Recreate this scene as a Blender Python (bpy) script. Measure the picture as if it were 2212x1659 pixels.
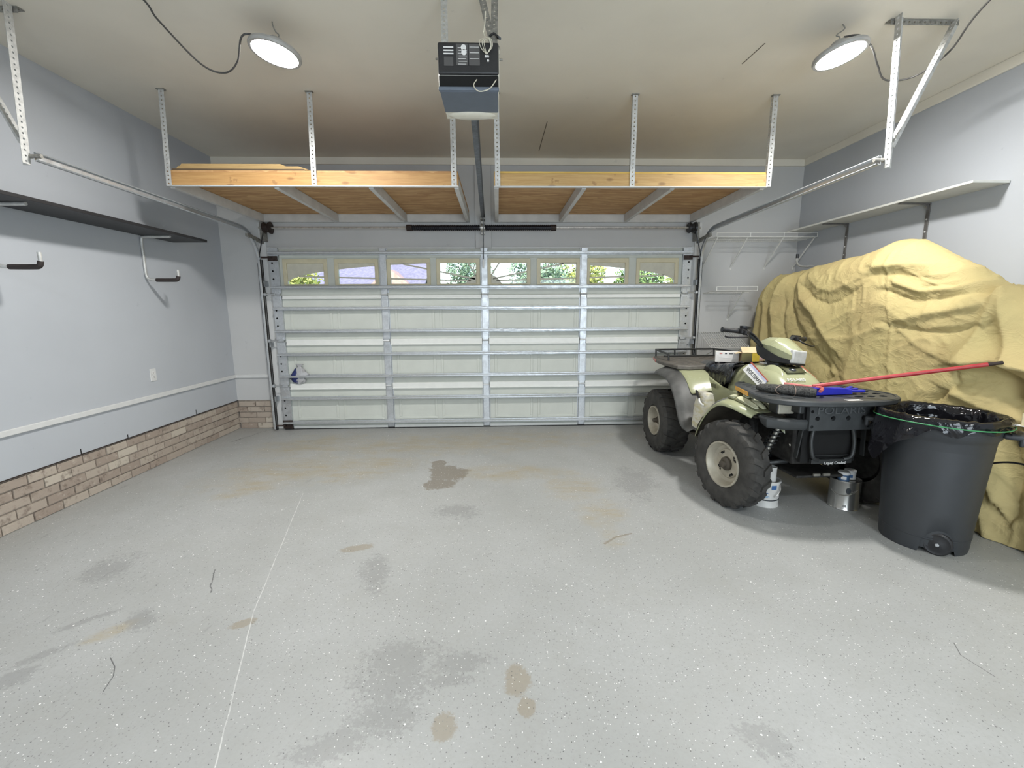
import bpy, bmesh, math, random
from mathutils import Vector, Matrix, noise as mnoise
random.seed(7)
PI = math.pi
# ------------------------------------------------------------------ clear
for o in list(bpy.data.objects):
    bpy.data.objects.remove(o)
scene = bpy.context.scene
COL = scene.collection

# ------------------------------------------------------------------ camera
cam_data = bpy.data.cameras.new('camera')
cam_data.sensor_width = 36.0
cam_data.lens = 952.96 * 36.0 / 2212.0
cam_data.clip_start = 0.02
cam_data.clip_end = 400
cam = bpy.data.objects.new('camera', cam_data)
COL.objects.link(cam)
def cam_matrix(pos, yaw, pitch, roll):
    cy, sy, cp, sp = math.cos(yaw), math.sin(yaw), math.cos(pitch), math.sin(pitch)
    fwd = Vector((sy*cp, cy*cp, -sp)); right = Vector((cy, -sy, 0)); up = right.cross(fwd)
    c, s = math.cos(roll), math.sin(roll)
    r2 = c*right + s*up; u2 = -s*right + c*up
    m = Matrix((r2, u2, -fwd)).transposed().to_4x4()
    m.translation = Vector(pos)
    return m
cam.matrix_world = cam_matrix((0.1605, -5.2972, 1.4081), 0.0306, 0.1644, -0.0059)
scene.camera = cam

# ------------------------------------------------------------------ world, sun, lamps, fill lights, exposure
scene.view_settings.view_transform = 'Standard'
scene.view_settings.look = 'None'
scene.view_settings.gamma = 1.0
scene.view_settings.use_curve_mapping = False
scene.view_settings.exposure = 0.85
world = bpy.data.worlds.new('sky')
scene.world = world
world.use_nodes = True
wn = world.node_tree
wn.nodes.clear()
sky = wn.nodes.new('ShaderNodeTexSky')
sky.sky_type = 'NISHITA'
sky.sun_disc = False
sky.sun_elevation = math.radians(48)
sky.sun_rotation = math.radians(200)
bg = wn.nodes.new('ShaderNodeBackground')
bg.inputs['Strength'].default_value = 0.36
wo = wn.nodes.new('ShaderNodeOutputWorld')
wn.links.new(sky.outputs[0], bg.inputs[0])
wn.links.new(bg.outputs[0], wo.inputs[0])
sun_data = bpy.data.lights.new('sun', 'SUN')
sun_data.energy = 5.0
sun_data.angle = math.radians(0.6)
sun_data.color = (1.0, 0.95, 0.86)
sun = bpy.data.objects.new('sun', sun_data)
COL.objects.link(sun)
sun.rotation_euler = Vector((0.35, 0.75, -0.95)).to_track_quat('-Z', 'Y').to_euler()
LAMP = 215.0                      # emission of the LED discs of the ceiling lamps
REAR_FILL = 22.0                 # two unseen fill lights added under the ceiling behind the camera (W)
for nm, x, y in (('added_ceiling_fill', -1.3, -5.75), ('added_ceiling_fill', 2.2, -5.75)):
    ld = bpy.data.lights.new(nm, 'AREA')
    ld.shape = 'DISK'; ld.size = 0.3; ld.energy = REAR_FILL
    ld.color = (0.95, 0.97, 1.0)
    lo = bpy.data.objects.new(nm, ld); COL.objects.link(lo)
    lo.location = (x, y, 2.98)

# bluish fill light added behind the camera to even out the room
dl = bpy.data.lights.new('rear_fill_light', 'AREA')
dl.shape = 'RECTANGLE'; dl.size = 2.6; dl.size_y = 2.1; dl.energy = 74.0; dl.color = (0.80, 0.91, 1.0)
do_ = bpy.data.objects.new('rear_fill_light', dl); COL.objects.link(do_)
do_.location = (1.2, -7.55, 1.25); do_.rotation_euler = (PI/2, 0, 0)

# ================================================================== materials
MATS = {}
class NT:
    """tiny node builder"""
    def __init__(s, name):
        s.m = bpy.data.materials.new(name); s.m.use_nodes = True
        s.t = s.m.node_tree; s.t.nodes.clear()
        s.out = s.t.nodes.new('ShaderNodeOutputMaterial')
        s.b = s.t.nodes.new('ShaderNodeBsdfPrincipled')
        s.t.links.new(s.b.outputs[0], s.out.inputs[0])
        s._co = None
        MATS[name] = s.m
    def n(s, typ, **kw):
        nd = s.t.nodes.new(typ)
        for k, v in kw.items(): setattr(nd, k, v)
        return nd
    def put(s, sock, v):
        if hasattr(v, 'links') or isinstance(v, bpy.types.NodeSocket): s.t.links.new(v, sock)
        else:
            if isinstance(v, tuple) and len(v) == 3 and len(sock.default_value) == 4: v = (*v, 1)
            sock.default_value = v
    def co(s):
        if s._co is None: s._co = s.n('ShaderNodeTexCoord').outputs['Object']
        return s._co
    def math(s, op, a, b=0.0, c=0.0, clamp=False):
        nd = s.n('ShaderNodeMath', operation=op, use_clamp=clamp)
        for i, v in enumerate((a, b, c)): s.put(nd.inputs[i], v)
        return nd.outputs[0]
    def mix(s, f, a, b, blend='MIX'):
        nd = s.n('ShaderNodeMix', data_type='RGBA', blend_type=blend)
        s.put(nd.inputs[0], f); s.put(nd.inputs[6], a); s.put(nd.inputs[7], b)
        return nd.outputs[2]
    def noise(s, scale, detail=3, rough=0.55, vec=None, dist=0.0):
        nd = s.n('ShaderNodeTexNoise')
        s.put(nd.inputs['Vector'], vec if vec is not None else s.co())
        nd.inputs['Scale'].default_value = scale; nd.inputs['Detail'].default_value = detail
        nd.inputs['Roughness'].default_value = rough; nd.inputs['Distortion'].default_value = dist
        return nd.outputs[0]
    def scale(s, v3, vec=None, rot=(0,0,0), loc=(0,0,0), typ='POINT'):
        nd = s.n('ShaderNodeMapping', vector_type=typ)
        s.put(nd.inputs['Vector'], vec if vec is not None else s.co())
        nd.inputs['Scale'].default_value = v3; nd.inputs['Rotation'].default_value = rot
        nd.inputs['Location'].default_value = loc
        return nd.outputs[0]
    def ramp(s, v, lo, hi, a=0.0, b=1.0):
        nd = s.n('ShaderNodeMapRange', interpolation_type='SMOOTHSTEP')
        s.put(nd.inputs[0], v)
        nd.inputs[1].default_value = lo; nd.inputs[2].default_value = hi
        nd.inputs[3].default_value = a; nd.inputs[4].default_value = b
        return nd.outputs[0]
    def bump(s, h, strength=0.3, dist=0.01):
        nd = s.n('ShaderNodeBump')
        nd.inputs['Strength'].default_value = strength; nd.inputs['Distance'].default_value = dist
        s.put(nd.inputs['Height'], h)
        s.t.links.new(nd.outputs[0], s.b.inputs['Normal'])
    def set(s, color=None, rough=None, metal=None, **kw):
        if color is not None: s.put(s.b.inputs['Base Color'], color)
        if rough is not None: s.put(s.b.inputs['Roughness'], rough)
        if metal is not None: s.put(s.b.inputs['Metallic'], metal)
        for k, v in kw.items(): s.put(s.b.inputs[k.replace('_', ' ')], v)
        return s.m

def mat(name, color, rough=0.5, metal=0.0, var=0.12, scale=14.0, bump=0.0, bscale=60.0, **kw):
    """plain surface with a soft procedural colour variation and optional fine relief"""
    s = NT(name)
    c2 = tuple(max(0, c*(1-var)) for c in color)
    c = s.mix(s.ramp(s.noise(scale, 4), 0.3, 0.7), color, c2)
    s.set(c, rough, metal, **kw)
    if bump: s.bump(s.noise(bscale, 3), bump, 0.004)
    return s.m

# --- shell paints
def wall_paint(name, col, grime=0.07):
    s = NT(name)
    c = s.mix(s.ramp(s.noise(1.1, 4), 0.3, 0.75), col, tuple(v*(1-grime) for v in col))
    sp = s.ramp(s.noise(9, 5, 0.7), 0.66, 0.74)
    c = s.mix(s.math('MULTIPLY', sp, 0.25), c, tuple(v*0.55 for v in col))
    grain = s.noise(55, 3, 0.6, s.scale((1.0, 1.0, 0.06)))
    s.set(c, 0.62)
    s.bump(grain, 0.08, 0.003)
    return s.m
M_WALL = wall_paint('wall paint cool white', (0.465, 0.485, 0.515))
M_HEAD = wall_paint('door wall paint', (0.55, 0.55, 0.545))
M_CEIL = wall_paint('ceiling paint', (0.80, 0.755, 0.655), 0.10)
M_TRIM = mat('trim paint white', (0.66, 0.66, 0.65), 0.45, var=0.06)
M_MORTAR = mat('pale brick mortar', (0.46, 0.40, 0.34), 0.9, var=0.25, scale=30, bump=0.5, bscale=120)
def brick_mat():
    s = NT('weathered tan brick')
    oi = s.n('ShaderNodeObjectInfo').outputs['Random']
    a = s.mix(s.ramp(oi, 0.0, 0.75), (0.345, 0.28, 0.23), (0.45, 0.385, 0.32))
    a = s.mix(s.ramp(oi, 0.90, 0.97), a, (0.53, 0.47, 0.39))
    off = s.n('ShaderNodeVectorMath', operation='ADD')
    s.put(off.inputs[0], s.co())
    cmb = s.n('ShaderNodeCombineXYZ')
    s.put(cmb.inputs[0], s.math('MULTIPLY', oi, 37.0)); s.put(cmb.inputs[1], s.math('MULTIPLY', oi, 91.0))
    s.put(off.inputs[1], cmb.outputs[0])
    v = off.outputs[0]
    sm = s.ramp(s.noise(13, 4, 0.7, v), 0.52, 0.72)
    a = s.mix(s.math('MULTIPLY', sm, 0.75), a, (0.16, 0.12, 0.095))
    lt = s.ramp(s.noise(19, 4, 0.7, s.scale((1, 1, 1), v, loc=(5, 3, 1))), 0.56, 0.7)
    a = s.mix(s.math('MULTIPLY', lt, 0.6), a, (0.52, 0.45, 0.38))
    s.set(a, 0.9)
    s.bump(s.noise(70, 4, 0.6, v), 0.6, 0.004)
    return s.m
M_BRICK = brick_mat()

# --- concrete floor with flakes, stains and scratches
STAINS = [('brown',-0.29,-1.58,0.17,0.23,0.11),('brown',-0.34,-1.80,0.14,0.12,0.12),('brown',-0.41,-1.33,0.07,0.12,0.13),
('tan',-1.75,-1.46,0.63,0.39,0.43),('tan',-1.90,-1.91,0.22,0.11,0.52),('tan',-1.07,-1.37,0.51,0.33,0.28),('tan',0.24,-1.58,0.53,0.20,-0.03),
('tan',0.76,-1.91,0.23,0.29,-0.17),('tan',0.88,-2.38,0.18,0.21,-0.23),('tan',0.86,-2.74,0.09,0.12,-0.25),('tan',-0.24,-0.65,1.67,0.38,0.08),
('tan',-1.83,-0.65,0.60,0.37,0.38),('dark',-0.15,-2.33,0.14,0.10,0.09),('dark',-0.52,-3.06,0.07,0.16,0.26),('dark',-0.27,-3.68,0.15,0.09,0.22),
('dark',-0.25,-3.81,0.13,0.09,0.23),('dark',-0.26,-3.94,0.11,0.08,0.25),('dark',0.00,-3.71,0.11,0.06,0.08),('dark',-0.02,-3.79,0.08,0.03,0.09),
('dark',-0.40,-4.04,0.12,0.05,0.35),('rust',0.22,-3.80,0.055,0.075,-0.04),('rust',-0.04,-3.99,0.045,0.055,0.13),('rust',0.25,-3.92,0.03,0.04,-0.07),
('rust',-0.70,-2.80,0.10,0.04,0.29),('tan',-1.59,-3.47,0.09,0.05,0.69),('dark',-1.52,-3.40,0.05,0.09,0.67),('dark',-2.00,-2.95,0.11,0.13,0.70),
('dark',-1.76,-3.60,0.09,0.03,0.79),('dark',-1.76,-3.73,0.08,0.05,0.82),('dark',-1.76,-3.39,0.11,0.02,0.72),
('rust',-1.02,-3.44,0.06,0.03,0.50),('dark',1.04,-4.08,0.09,0.06,-0.55),('dark',1.28,-1.84,0.15,0.31,-0.30)]
def floor_mat():
    s = NT('grey epoxy concrete floor')
    base = s.mix(s.ramp(s.noise(0.9, 5, 0.6), 0.3, 0.7), (0.395, 0.40, 0.392), (0.345, 0.35, 0.338))
    base = s.mix(s.math('MULTIPLY', s.ramp(s.noise(3.2, 6, 0.75), 0.45, 0.72), 0.5), base, (0.335, 0.335, 0.315))
    base = s.mix(s.math('MULTIPLY', s.ramp(s.noise(60, 5, 0.75), 0.42, 0.7), 0.35), base, (0.30, 0.30, 0.285))
    warp = s.math('SUBTRACT', s.noise(6, 6, 0.75), 0.5)
    fine = s.math('SUBTRACT', s.noise(45, 5, 0.8), 0.5)
    acc = {}
    for kind, x, y, rx, ry, rot in STAINS:
        v = s.scale((rx, ry, 1), None, (0, 0, rot), (x, y, 0), 'TEXTURE')
        ln = s.n('ShaderNodeVectorMath', operation='LENGTH'); s.put(ln.inputs[0], v)
        d = ln.outputs['Value']
        d = s.math('MULTIPLY_ADD', warp, {'brown': 2.4, 'tan': 2.2, 'dark': 3.0, 'rust': 1.2}[kind], d)
        if kind in ('dark', 'rust'): d = s.math('MULTIPLY_ADD', fine, 4.2 if kind == 'dark' else 1.2, d)
        lo, hi = {'brown': (0.85, 1.05), 'tan': (0.35, 1.35), 'dark': (0.6, 1.3), 'rust': (0.8, 1.1)}[kind]
        mk = s.ramp(d, lo, hi, 1.0, 0.0)
        acc[kind] = mk if kind not in acc else s.math('MAXIMUM', acc[kind], mk)
    c = s.mix(s.math('MULTIPLY', acc['tan'], s.ramp(s.noise(5, 6, 0.8, s.scale((0.6, 1.6, 1))), 0.36, 0.66, 0.12, 0.85)), base, (0.355, 0.305, 0.21))
    c = s.mix(s.math('MULTIPLY', acc['dark'], 0.40), c, (0.19, 0.19, 0.185))
    c = s.mix(s.math('MULTIPLY', acc['rust'], 0.6), c, (0.27, 0.225, 0.155))
    c = s.mix(s.math('MULTIPLY', acc['brown'], 0.72), c, (0.185, 0.155, 0.115))
    # scattered scuffs, strongest at the left
    sc = s.ramp(s.noise(5.5, 6, 0.8, s.scale((2.6, 0.7, 1), rot=(0, 0, -0.75))), 0.585, 0.70)
    xs = s.n('ShaderNodeSeparateXYZ'); s.put(xs.inputs[0], s.co())
    left = s.ramp(xs.outputs[0], -0.9, -1.8, 0.15, 0.8)
    c = s.mix(s.math('MULTIPLY', sc, s.math('MULTIPLY', left, 0.75)), c, (0.15, 0.15, 0.14))
    # flakes
    def flakes(scale, size, keep, col, amount, c):
        vo = s.n('ShaderNodeTexVoronoi'); s.put(vo.inputs['Vector'], s.co()); vo.inputs['Scale'].default_value = scale
        dd = s.ramp(vo.outputs['Distance'], size, size*1.4, 1.0, 0.0)
        kp = s.math('GREATER_THAN', s.n('ShaderNodeSeparateColor').outputs[0], keep)
        sepn = kp.node.inputs[0].links[0].from_node
        s.t.links.new(vo.outputs['Color'], sepn.inputs[0])
        return s.mix(s.math('MULTIPLY', s.math('MULTIPLY', dd, kp), amount), c, col)
    c = flakes(105, 0.19, 0.88, (0.78, 0.78, 0.76), 0.75, c)
    c = flakes(95, 0.18, 0.88, (0.09, 0.09, 0.09), 0.8, c)
    c = flakes(34, 0.11, 0.93, (0.83, 0.83, 0.81), 0.9, c)
    c = flakes(130, 0.28, 0.84, (0.22, 0.22, 0.21), 0.5, c)
    # straight pale joint line + crack lines
    def line(pts, w, col, amt, c, wob=0.0):
        best = None
        for (x0, y0), (x1, y1) in zip(pts[:-1], pts[1:]):
            L = math.hypot(x1-x0, y1-y0)
            v = s.scale((1, 1, 1), None, (0, 0, math.atan2(y1-y0, x1-x0)), (x0, y0, 0), 'TEXTURE')
            sp = s.n('ShaderNodeSeparateXYZ'); s.put(sp.inputs[0], v)
            yy = sp.outputs[1]
            if wob: yy = s.math('MULTIPLY_ADD', warp, wob, yy)
            a = s.ramp(s.math('ABSOLUTE', yy), w*0.6, w*1.3, 1.0, 0.0)
            xx = s.math('MULTIPLY', s.math('GREATER_THAN', sp.outputs[0], 0.0), s.math('LESS_THAN', sp.outputs[0], L))
            a = s.math('MULTIPLY', a, xx)
            best = a if best is None else s.math('MAXIMUM', best, a)
        return s.mix(s.math('MULTIPLY', best, amt), c, col)
    c = line([(-1.39,-1.955),(-1.02,-3.36),(-0.61,-4.45)], 0.0022, (0.66, 0.66, 0.64), s.ramp(s.noise(9, 5, 0.7), 0.35, 0.6, 0.25, 0.75), c, 0.012)
    c = line([(-2.787,-0.516),(-2.679,-0.147),(-2.562,0.056)], 0.006, (0.12, 0.12, 0.11), 0.8, c, 0.15)
    c = line([(-1.462,-3.626),(-1.401,-3.677),(-1.367,-3.724),(-1.343,-3.799)], 0.0018, (0.08, 0.08, 0.08), 0.9, c)
    c = line([(2.09,-3.68),(2.048,-3.748),(2.069,-3.858)], 0.002, (0.10, 0.10, 0.10), 0.8, c)
    c = line([(-1.425,-2.996),(-1.382,-3.105),(-1.314,-3.205)], 0.003, (0.10, 0.10, 0.10), 0.8, c, 0.05)
    c = line([(0.794,-2.818),(0.886,-2.738),(1.002,-2.696)], 0.008, (0.22, 0.19, 0.14), 0.7, c)
    s.set(c, s.ramp(s.noise(3, 4), 0.3, 0.7, 0.42, 0.6))
    s.bump(s.noise(90, 5, 0.7), 0.12, 0.003)
    return s.m
M_FLOOR = floor_mat()

M_GALV = None
def galv():
    s = NT('galvanised steel')
    vo = s.n('ShaderNodeTexVoronoi'); s.put(vo.inputs['Vector'], s.co()); vo.inputs['Scale'].default_value = 70
    sp = s.n('ShaderNodeSeparateColor'); s.t.links.new(vo.outputs['Color'], sp.inputs[0])
    c = s.mix(sp.outputs[0], (0.53, 0.55, 0.57), (0.60, 0.62, 0.64))
    c = s.mix(s.math('MULTIPLY', s.ramp(s.noise(16, 5, 0.7), 0.6, 0.75), 0.35), c, (0.30, 0.30, 0.30))
    s.set(c, s.ramp(s.noise(20, 3), 0.3, 0.7, 0.32, 0.5), 0.75)
    return s.m
M_GALV = galv()
M_GALV_DULL = mat('dull zinc angle iron', (0.62, 0.62, 0.60), 0.5, 0.35, var=0.25, scale=40)
M_GALV_DARK = mat('dirty angle iron', (0.33, 0.32, 0.29), 0.6, 0.35, var=0.4, scale=50)
M_PANEL = mat('door panel back', (0.575, 0.595, 0.545), 0.55, var=0.06, scale=5)
M_RIDGE = mat('door joint white', (0.76, 0.77, 0.74), 0.4, var=0.05)
M_CREAM = mat('aged cream plastic', (0.66, 0.60, 0.42), 0.45, var=0.15, scale=6)
M_INSERT = mat('sunburst insert', (0.62, 0.60, 0.50), 0.5, var=0.1)
M_BLACK = mat('black plastic', (0.018, 0.018, 0.02), 0.42, var=0.3)
M_RUBBER = mat('black rubber', (0.028, 0.027, 0.026), 0.75, var=0.35, scale=25, bump=0.2)
M_HOLE = mat('dark hollow', (0.004, 0.004, 0.004), 0.9)
M_RUSTBLK = mat('rusty black iron', (0.05, 0.032, 0.026), 0.6, 0.3, var=0.5, scale=40)
M_SHAFT = mat('steel shaft', (0.55, 0.53, 0.49), 0.35, 0.7, var=0.3, scale=30)
def glass_mat():
    s = NT('window glass')
    tr = s.n('ShaderNodeBsdfTransparent'); tr.inputs[0].default_value = (0.93, 0.96, 0.96, 1)
    gl = s.n('ShaderNodeBsdfGlossy'); gl.inputs['Roughness'].default_value = 0.03
    fr = s.n('ShaderNodeFresnel'); fr.inputs[0].default_value = 1.45
    mx = s.n('ShaderNodeMixShader')
    s.t.links.new(fr.outputs[0], mx.inputs[0]); s.t.links.new(tr.outputs[0], mx.inputs[1]); s.t.links.new(gl.outputs[0], mx.inputs[2])
    s.t.links.new(mx.outputs[0], s.out.inputs[0]); s.t.nodes.remove(s.b)
    return s.m
M_GLASS = glass_mat()
def wood_mat(name, a, b, knots, grain_scale=(2, 40, 40), amount=0.6):
    s = NT(name)
    v = s.scale(grain_scale)
    g = s.noise(2.2, 5, 0.65, v, 0.6)
    c = s.mix(s.ramp(g, 0.32, 0.68), a, b)
    if knots:
        vo = s.n('ShaderNodeTexVoronoi'); s.put(vo.inputs['Vector'], s.scale((4.0, 9, 9))); vo.inputs['Scale'].default_value = 1.0
        c = s.mix(s.ramp(vo.outputs['Distance'], 0.10, 0.19, amount, 0.0), c, (0.16, 0.07, 0.025))
        c = s.mix(s.math('MULTIPLY', s.ramp(s.noise(11, 3), 0.66, 0.72), 0.5), c, (0.22, 0.10, 0.04))
    s.set(c, 0.6); s.bump(g, 0.15, 0.004)
    return s.m
M_PINE = wood_mat('pine beam', (0.50, 0.295, 0.115), (0.40, 0.215, 0.078), True)
M_PINE2 = wood_mat('paler pine beam', (0.57, 0.375, 0.16), (0.47, 0.285, 0.105), True)
M_YELLOW_EDGE = wood_mat('yellow deck edge', (0.70, 0.48, 0.12), (0.58, 0.36, 0.08), False)
M_LUMBER = wood_mat('cut plywood', (0.52, 0.365, 0.165), (0.40, 0.26, 0.11), False, (2, 2, 90))
M_LUMBER_DARK = wood_mat('weathered board', (0.085, 0.058, 0.035), (0.15, 0.10, 0.055), False, (2, 2, 60))
def osb():
    s = NT('oriented strand board')
    v = s.scale((3.0, 16, 8), rot=(0, 0, 0.12))
    vo = s.n('ShaderNodeTexVoronoi'); s.put(vo.inputs['Vector'], v); vo.inputs['Scale'].default_value = 2.2
    sp = s.n('ShaderNodeSeparateColor'); s.t.links.new(vo.outputs['Color'], sp.inputs[0])
    c = s.mix(sp.outputs[0], (0.40, 0.215, 0.085), (0.60, 0.375, 0.175))
    c = s.mix(s.math('MULTIPLY', s.ramp(s.noise(9, 5, 0.7, s.scale((1, 5, 1))), 0.45, 0.7), 0.45), c, (0.33, 0.17, 0.065))
    s.set(c, 0.7); s.bump(sp.outputs[0], 0.1, 0.002)
    return s.m
M_OSB = osb()
M_JOIST = mat('painted joist', (0.62, 0.61, 0.585), 0.6, var=0.12, scale=9)

# ================================================================== geometry helpers
class MB:
    """collects shapes in one bmesh, then links them as ONE mesh object"""
    def __init__(s): s.bm = bmesh.new(); s.mats = []
    def mi(s, m):
        if m is None: return 0
        if m not in s.mats: s.mats.append(m)
        return s.mats.index(m)
    def faces(s, vs, fs, m=None, M=None):
        k = s.mi(m)
        bv = [s.bm.verts.new(M @ Vector(v) if M else v) for v in vs]
        for f in fs:
            try:
                fc = s.bm.faces.new([bv[i] for i in f]); fc.material_index = k
            except ValueError: pass
        return s
    def box(s, x0, x1, y0, y1, z0, z1, m=None, M=None):
        v = [(x, y, z) for x in (x0, x1) for y in (y0, y1) for z in (z0, z1)]
        s.faces(v, [(0,1,3,2),(4,6,7,5),(0,4,5,1),(2,3,7,6),(0,2,6,4),(1,5,7,3)], m, M); return s
    def cbox(s, c, d, m=None, M=None):
        return s.box(c[0]-d[0]/2, c[0]+d[0]/2, c[1]-d[1]/2, c[1]+d[1]/2, c[2]-d[2]/2, c[2]+d[2]/2, m, M)
    def bar(s, p, q, w, h, m=None, up=(0,0,1)):
        """rectangular bar from p to q, w wide (across), h tall (towards up)"""
        p, q = Vector(p), Vector(q); d = (q-p).normalized(); up = Vector(up)
        a = d.cross(up)
        if a.length < 1e-5: a = d.cross(Vector((1,0,0)))
        a.normalize(); b = a.cross(d).normalized()
        vs = [e + a*(i*w/2) + b*(j*h/2) for e in (p, q) for i in (-1, 1) for j in (-1, 1)]
        s.faces(vs, [(0,1,3,2),(4,6,7,5),(0,4,5,1),(2,3,7,6),(0,2,6,4),(1,5,7,3)], m); return s
    def cyl(s, p, q, r, seg=12, m=None, r2=None, cap=True):
        p, q = Vector(p), Vector(q); r2 = r if r2 is None else r2
        d = (q-p).normalized(); a = d.orthogonal().normalized(); b = d.cross(a)
        vs = []
        for e, rr in ((p, r), (q, r2)):
            vs += [e + (a*math.cos(2*PI*i/seg) + b*math.sin(2*PI*i/seg))*rr for i in range(seg)]
        fs = [(i, (i+1) % seg, seg+(i+1) % seg, seg+i) for i in range(seg)]
        if cap: fs += [tuple(range(seg))[::-1], tuple(range(seg, 2*seg))]
        s.faces(vs, fs, m); return s
    def tube(s, pts, r, seg=8, m=None, closed=False, flat=None):
        pts = [Vector(p) for p in pts]; n = len(pts)
        rings = []; a = None
        for i, p in enumerate(pts):
            if closed: t = pts[(i+1) % n] - pts[i-1]
            else: t = pts[min(i+1, n-1)] - pts[max(i-1, 0)]
            t.normalize()
            if a is None: a = t.orthogonal().normalized()
            a = (a - t*a.dot(t)).normalized(); b = t.cross(a)
            rr = r[i] if isinstance(r, (list, tuple)) else r
            rings.append([p + (a*math.cos(2*PI*k/seg) + b*math.sin(2*PI*k/seg)*(flat or 1))*rr for k in range(seg)])
        vs = [v for rg in rings for v in rg]; fs = []
        for i in range(n if closed else n-1):
            j = (i+1) % n
            fs += [(i*seg+k, i*seg+(k+1) % seg, j*seg+(k+1) % seg, j*seg+k) for k in range(seg)]
        if not closed: fs += [tuple(range(seg))[::-1], tuple((n-1)*seg+k for k in range(seg))]
        s.faces(vs, fs, m); return s
    def lathe(s, prof, seg=32, m=None, M=None, close=False):
        """profile of (r, z) about z; M places it"""
        vs = []; fs = []
        for r, z in prof:
            vs += [(r*math.cos(2*PI*i/seg), r*math.sin(2*PI*i/seg), z) for i in range(seg)]
        n = len(prof)
        for j in range(n-1 if not close else n):
            k = (j+1) % n
            fs += [(j*seg+i, j*seg+(i+1) % seg, k*seg+(i+1) % seg, k*seg+i) for i in range(seg)]
        s.faces(vs, fs, m, M); return s
    def loft(s, secs, m=None, closed=False, cap=False):
        """secs: list of equally long point lists"""
        n = len(secs[0]); vs = [p for sec in secs for p in sec]; fs = []
        for i in range(len(secs)-1):
            for k in range(n if closed else n-1):
                fs.append((i*n+k, i*n+(k+1) % n, (i+1)*n+(k+1) % n, (i+1)*n+k))
        if cap: fs += [tuple(range(n))[::-1], tuple(range((len(secs)-1)*n, len(secs)*n))]
        s.faces(vs, fs, m); return s
    def plate(s, outer, holes, t, m=None, M=None):
        """flat plate in local xy with holes, thickness t towards -z"""
        b2 = bmesh.new(); es = []
        for loop in [outer] + holes:
            vv = [b2.verts.new((p[0], p[1], 0)) for p in loop]
            es += [b2.edges.new((vv[i], vv[(i+1) % len(vv)])) for i in range(len(vv))]
        bmesh.ops.triangle_fill(b2, use_beauty=True, use_dissolve=False, edges=es)
        b2.verts.index_update()
        vs = [tuple(v.co) for v in b2.verts]; n = len(vs)
        tris = []
        for f in b2.faces:
            ix = [v.index for v in f.verts]
            if f.normal.z < 0: ix.reverse()
            tris.append(tuple(ix))
        side = []
        for e in b2.edges:
            if len(e.link_faces) == 1:
                a, b = e.verts[0].index, e.verts[1].index
                side.append((a, b, b+n, a+n))
        b2.free()
        s.faces(vs + [(x, y, z-t) for x, y, z in vs], tris + [tuple(i+n for i in reversed(q)) for q in tris] + side, m, M)
        return s
    def build(s, name, m=None, parent=None, smooth=None, bevel=0.0, bseg=2, subsurf=0, solid=0.0, loc=None, M=None):
        bm = s.bm
        if M: bm.transform(M)
        bmesh.ops.recalc_face_normals(bm, faces=bm.faces[:])
        me = bpy.data.meshes.new(name)
        bm.to_mesh(me); bm.free()
        for mm in (s.mats if s.mats else [m]): me.materials.append(mm or m)
        if smooth is not None:
            for p in me.polygons: p.use_smooth = True
            if smooth < 180: me.set_sharp_from_angle(angle=math.radians(smooth))
        o = bpy.data.objects.new(name, me); COL.objects.link(o)
        if parent: o.parent = parent
        if loc: o.location = loc
        if solid:
            md = o.modifiers.new('solid', 'SOLIDIFY'); md.thickness = solid; md.offset = 0
        if subsurf:
            md = o.modifiers.new('sub', 'SUBSURF'); md.levels = md.render_levels = subsurf
        if bevel:
            md = o.modifiers.new('bevel', 'BEVEL'); md.width = bevel; md.segments = bseg
            md.limit_method = 'ANGLE'; md.angle_limit = math.radians(40)
        return o

def tag(o, label=None, cat=None, group=None, kind=None):
    if label: o['label'] = label
    if cat: o['category'] = cat
    if group: o['group'] = group
    if kind: o['kind'] = kind
    return o
def thing(name, loc, label, cat, group=None, kind=None, rz=0.0):
    o = bpy.data.objects.new(name, None); COL.objects.link(o)
    o.empty_display_size = 0.1
    o.location = loc; o.rotation_euler = (0, 0, rz)
    return tag(o, label, cat, group, kind)
def copy_tree(o, parent=None):
    c = o.copy(); COL.objects.link(c)
    if parent: c.parent = parent
    for ch in list(o.children): copy_tree(ch, c)
    return c
def text_mesh(body, size, m, parent, name, M, extrude=0.0015, align='CENTER', sx=1.0):
    cu = bpy.data.curves.new(name, 'FONT'); cu.body = body; cu.size = size
    cu.align_x = align; cu.align_y = 'CENTER'; cu.extrude = extrude; cu.resolution_u = 3
    to = bpy.data.objects.new('tmp', cu); COL.objects.link(to)
    bpy.context.view_layer.update()
    me = bpy.data.meshes.new_from_object(to.evaluated_get(bpy.context.evaluated_depsgraph_get()))
    bpy.data.objects.remove(to); bpy.data.curves.remove(cu)
    me.transform(M @ Matrix.Diagonal((sx, 1, 1, 1)))
    me.name = name; me.materials.clear(); me.materials.append(m)
    o = bpy.data.objects.new(name, me); COL.objects.link(o)
    if parent: o.parent = parent
    return o
def frame_from(origin, xdir, normal):
    """matrix whose x runs along xdir and z along normal"""
    x = Vector(xdir).normalized(); z = Vector(normal); z = (z - x*z.dot(x)).normalized(); y = z.cross(x)
    m = Matrix((x, y, z)).transposed().to_4x4(); m.translation = Vector(origin); return m
def circle(cx, cy, r, n=10, ry=None):
    ry = r if ry is None else ry
    return [(cx + r*math.cos(2*PI*i/n), cy + ry*math.sin(2*PI*i/n)) for i in range(n)]
def slot(cx, cy, L, w, rot=0.0, n=4):
    pts = []
    for sgn, a0 in ((1, -PI/2), (-1, PI/2)):
        for i in range(n+1):
            a = a0 + PI*i/n
            pts.append((sgn*(L-w)/2 + w/2*math.cos(a), w/2*math.sin(a)))
    c, s_ = math.cos(rot), math.sin(rot)
    return [(cx + x*c - y*s_, cy + x*s_ + y*c) for x, y in pts]
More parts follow.
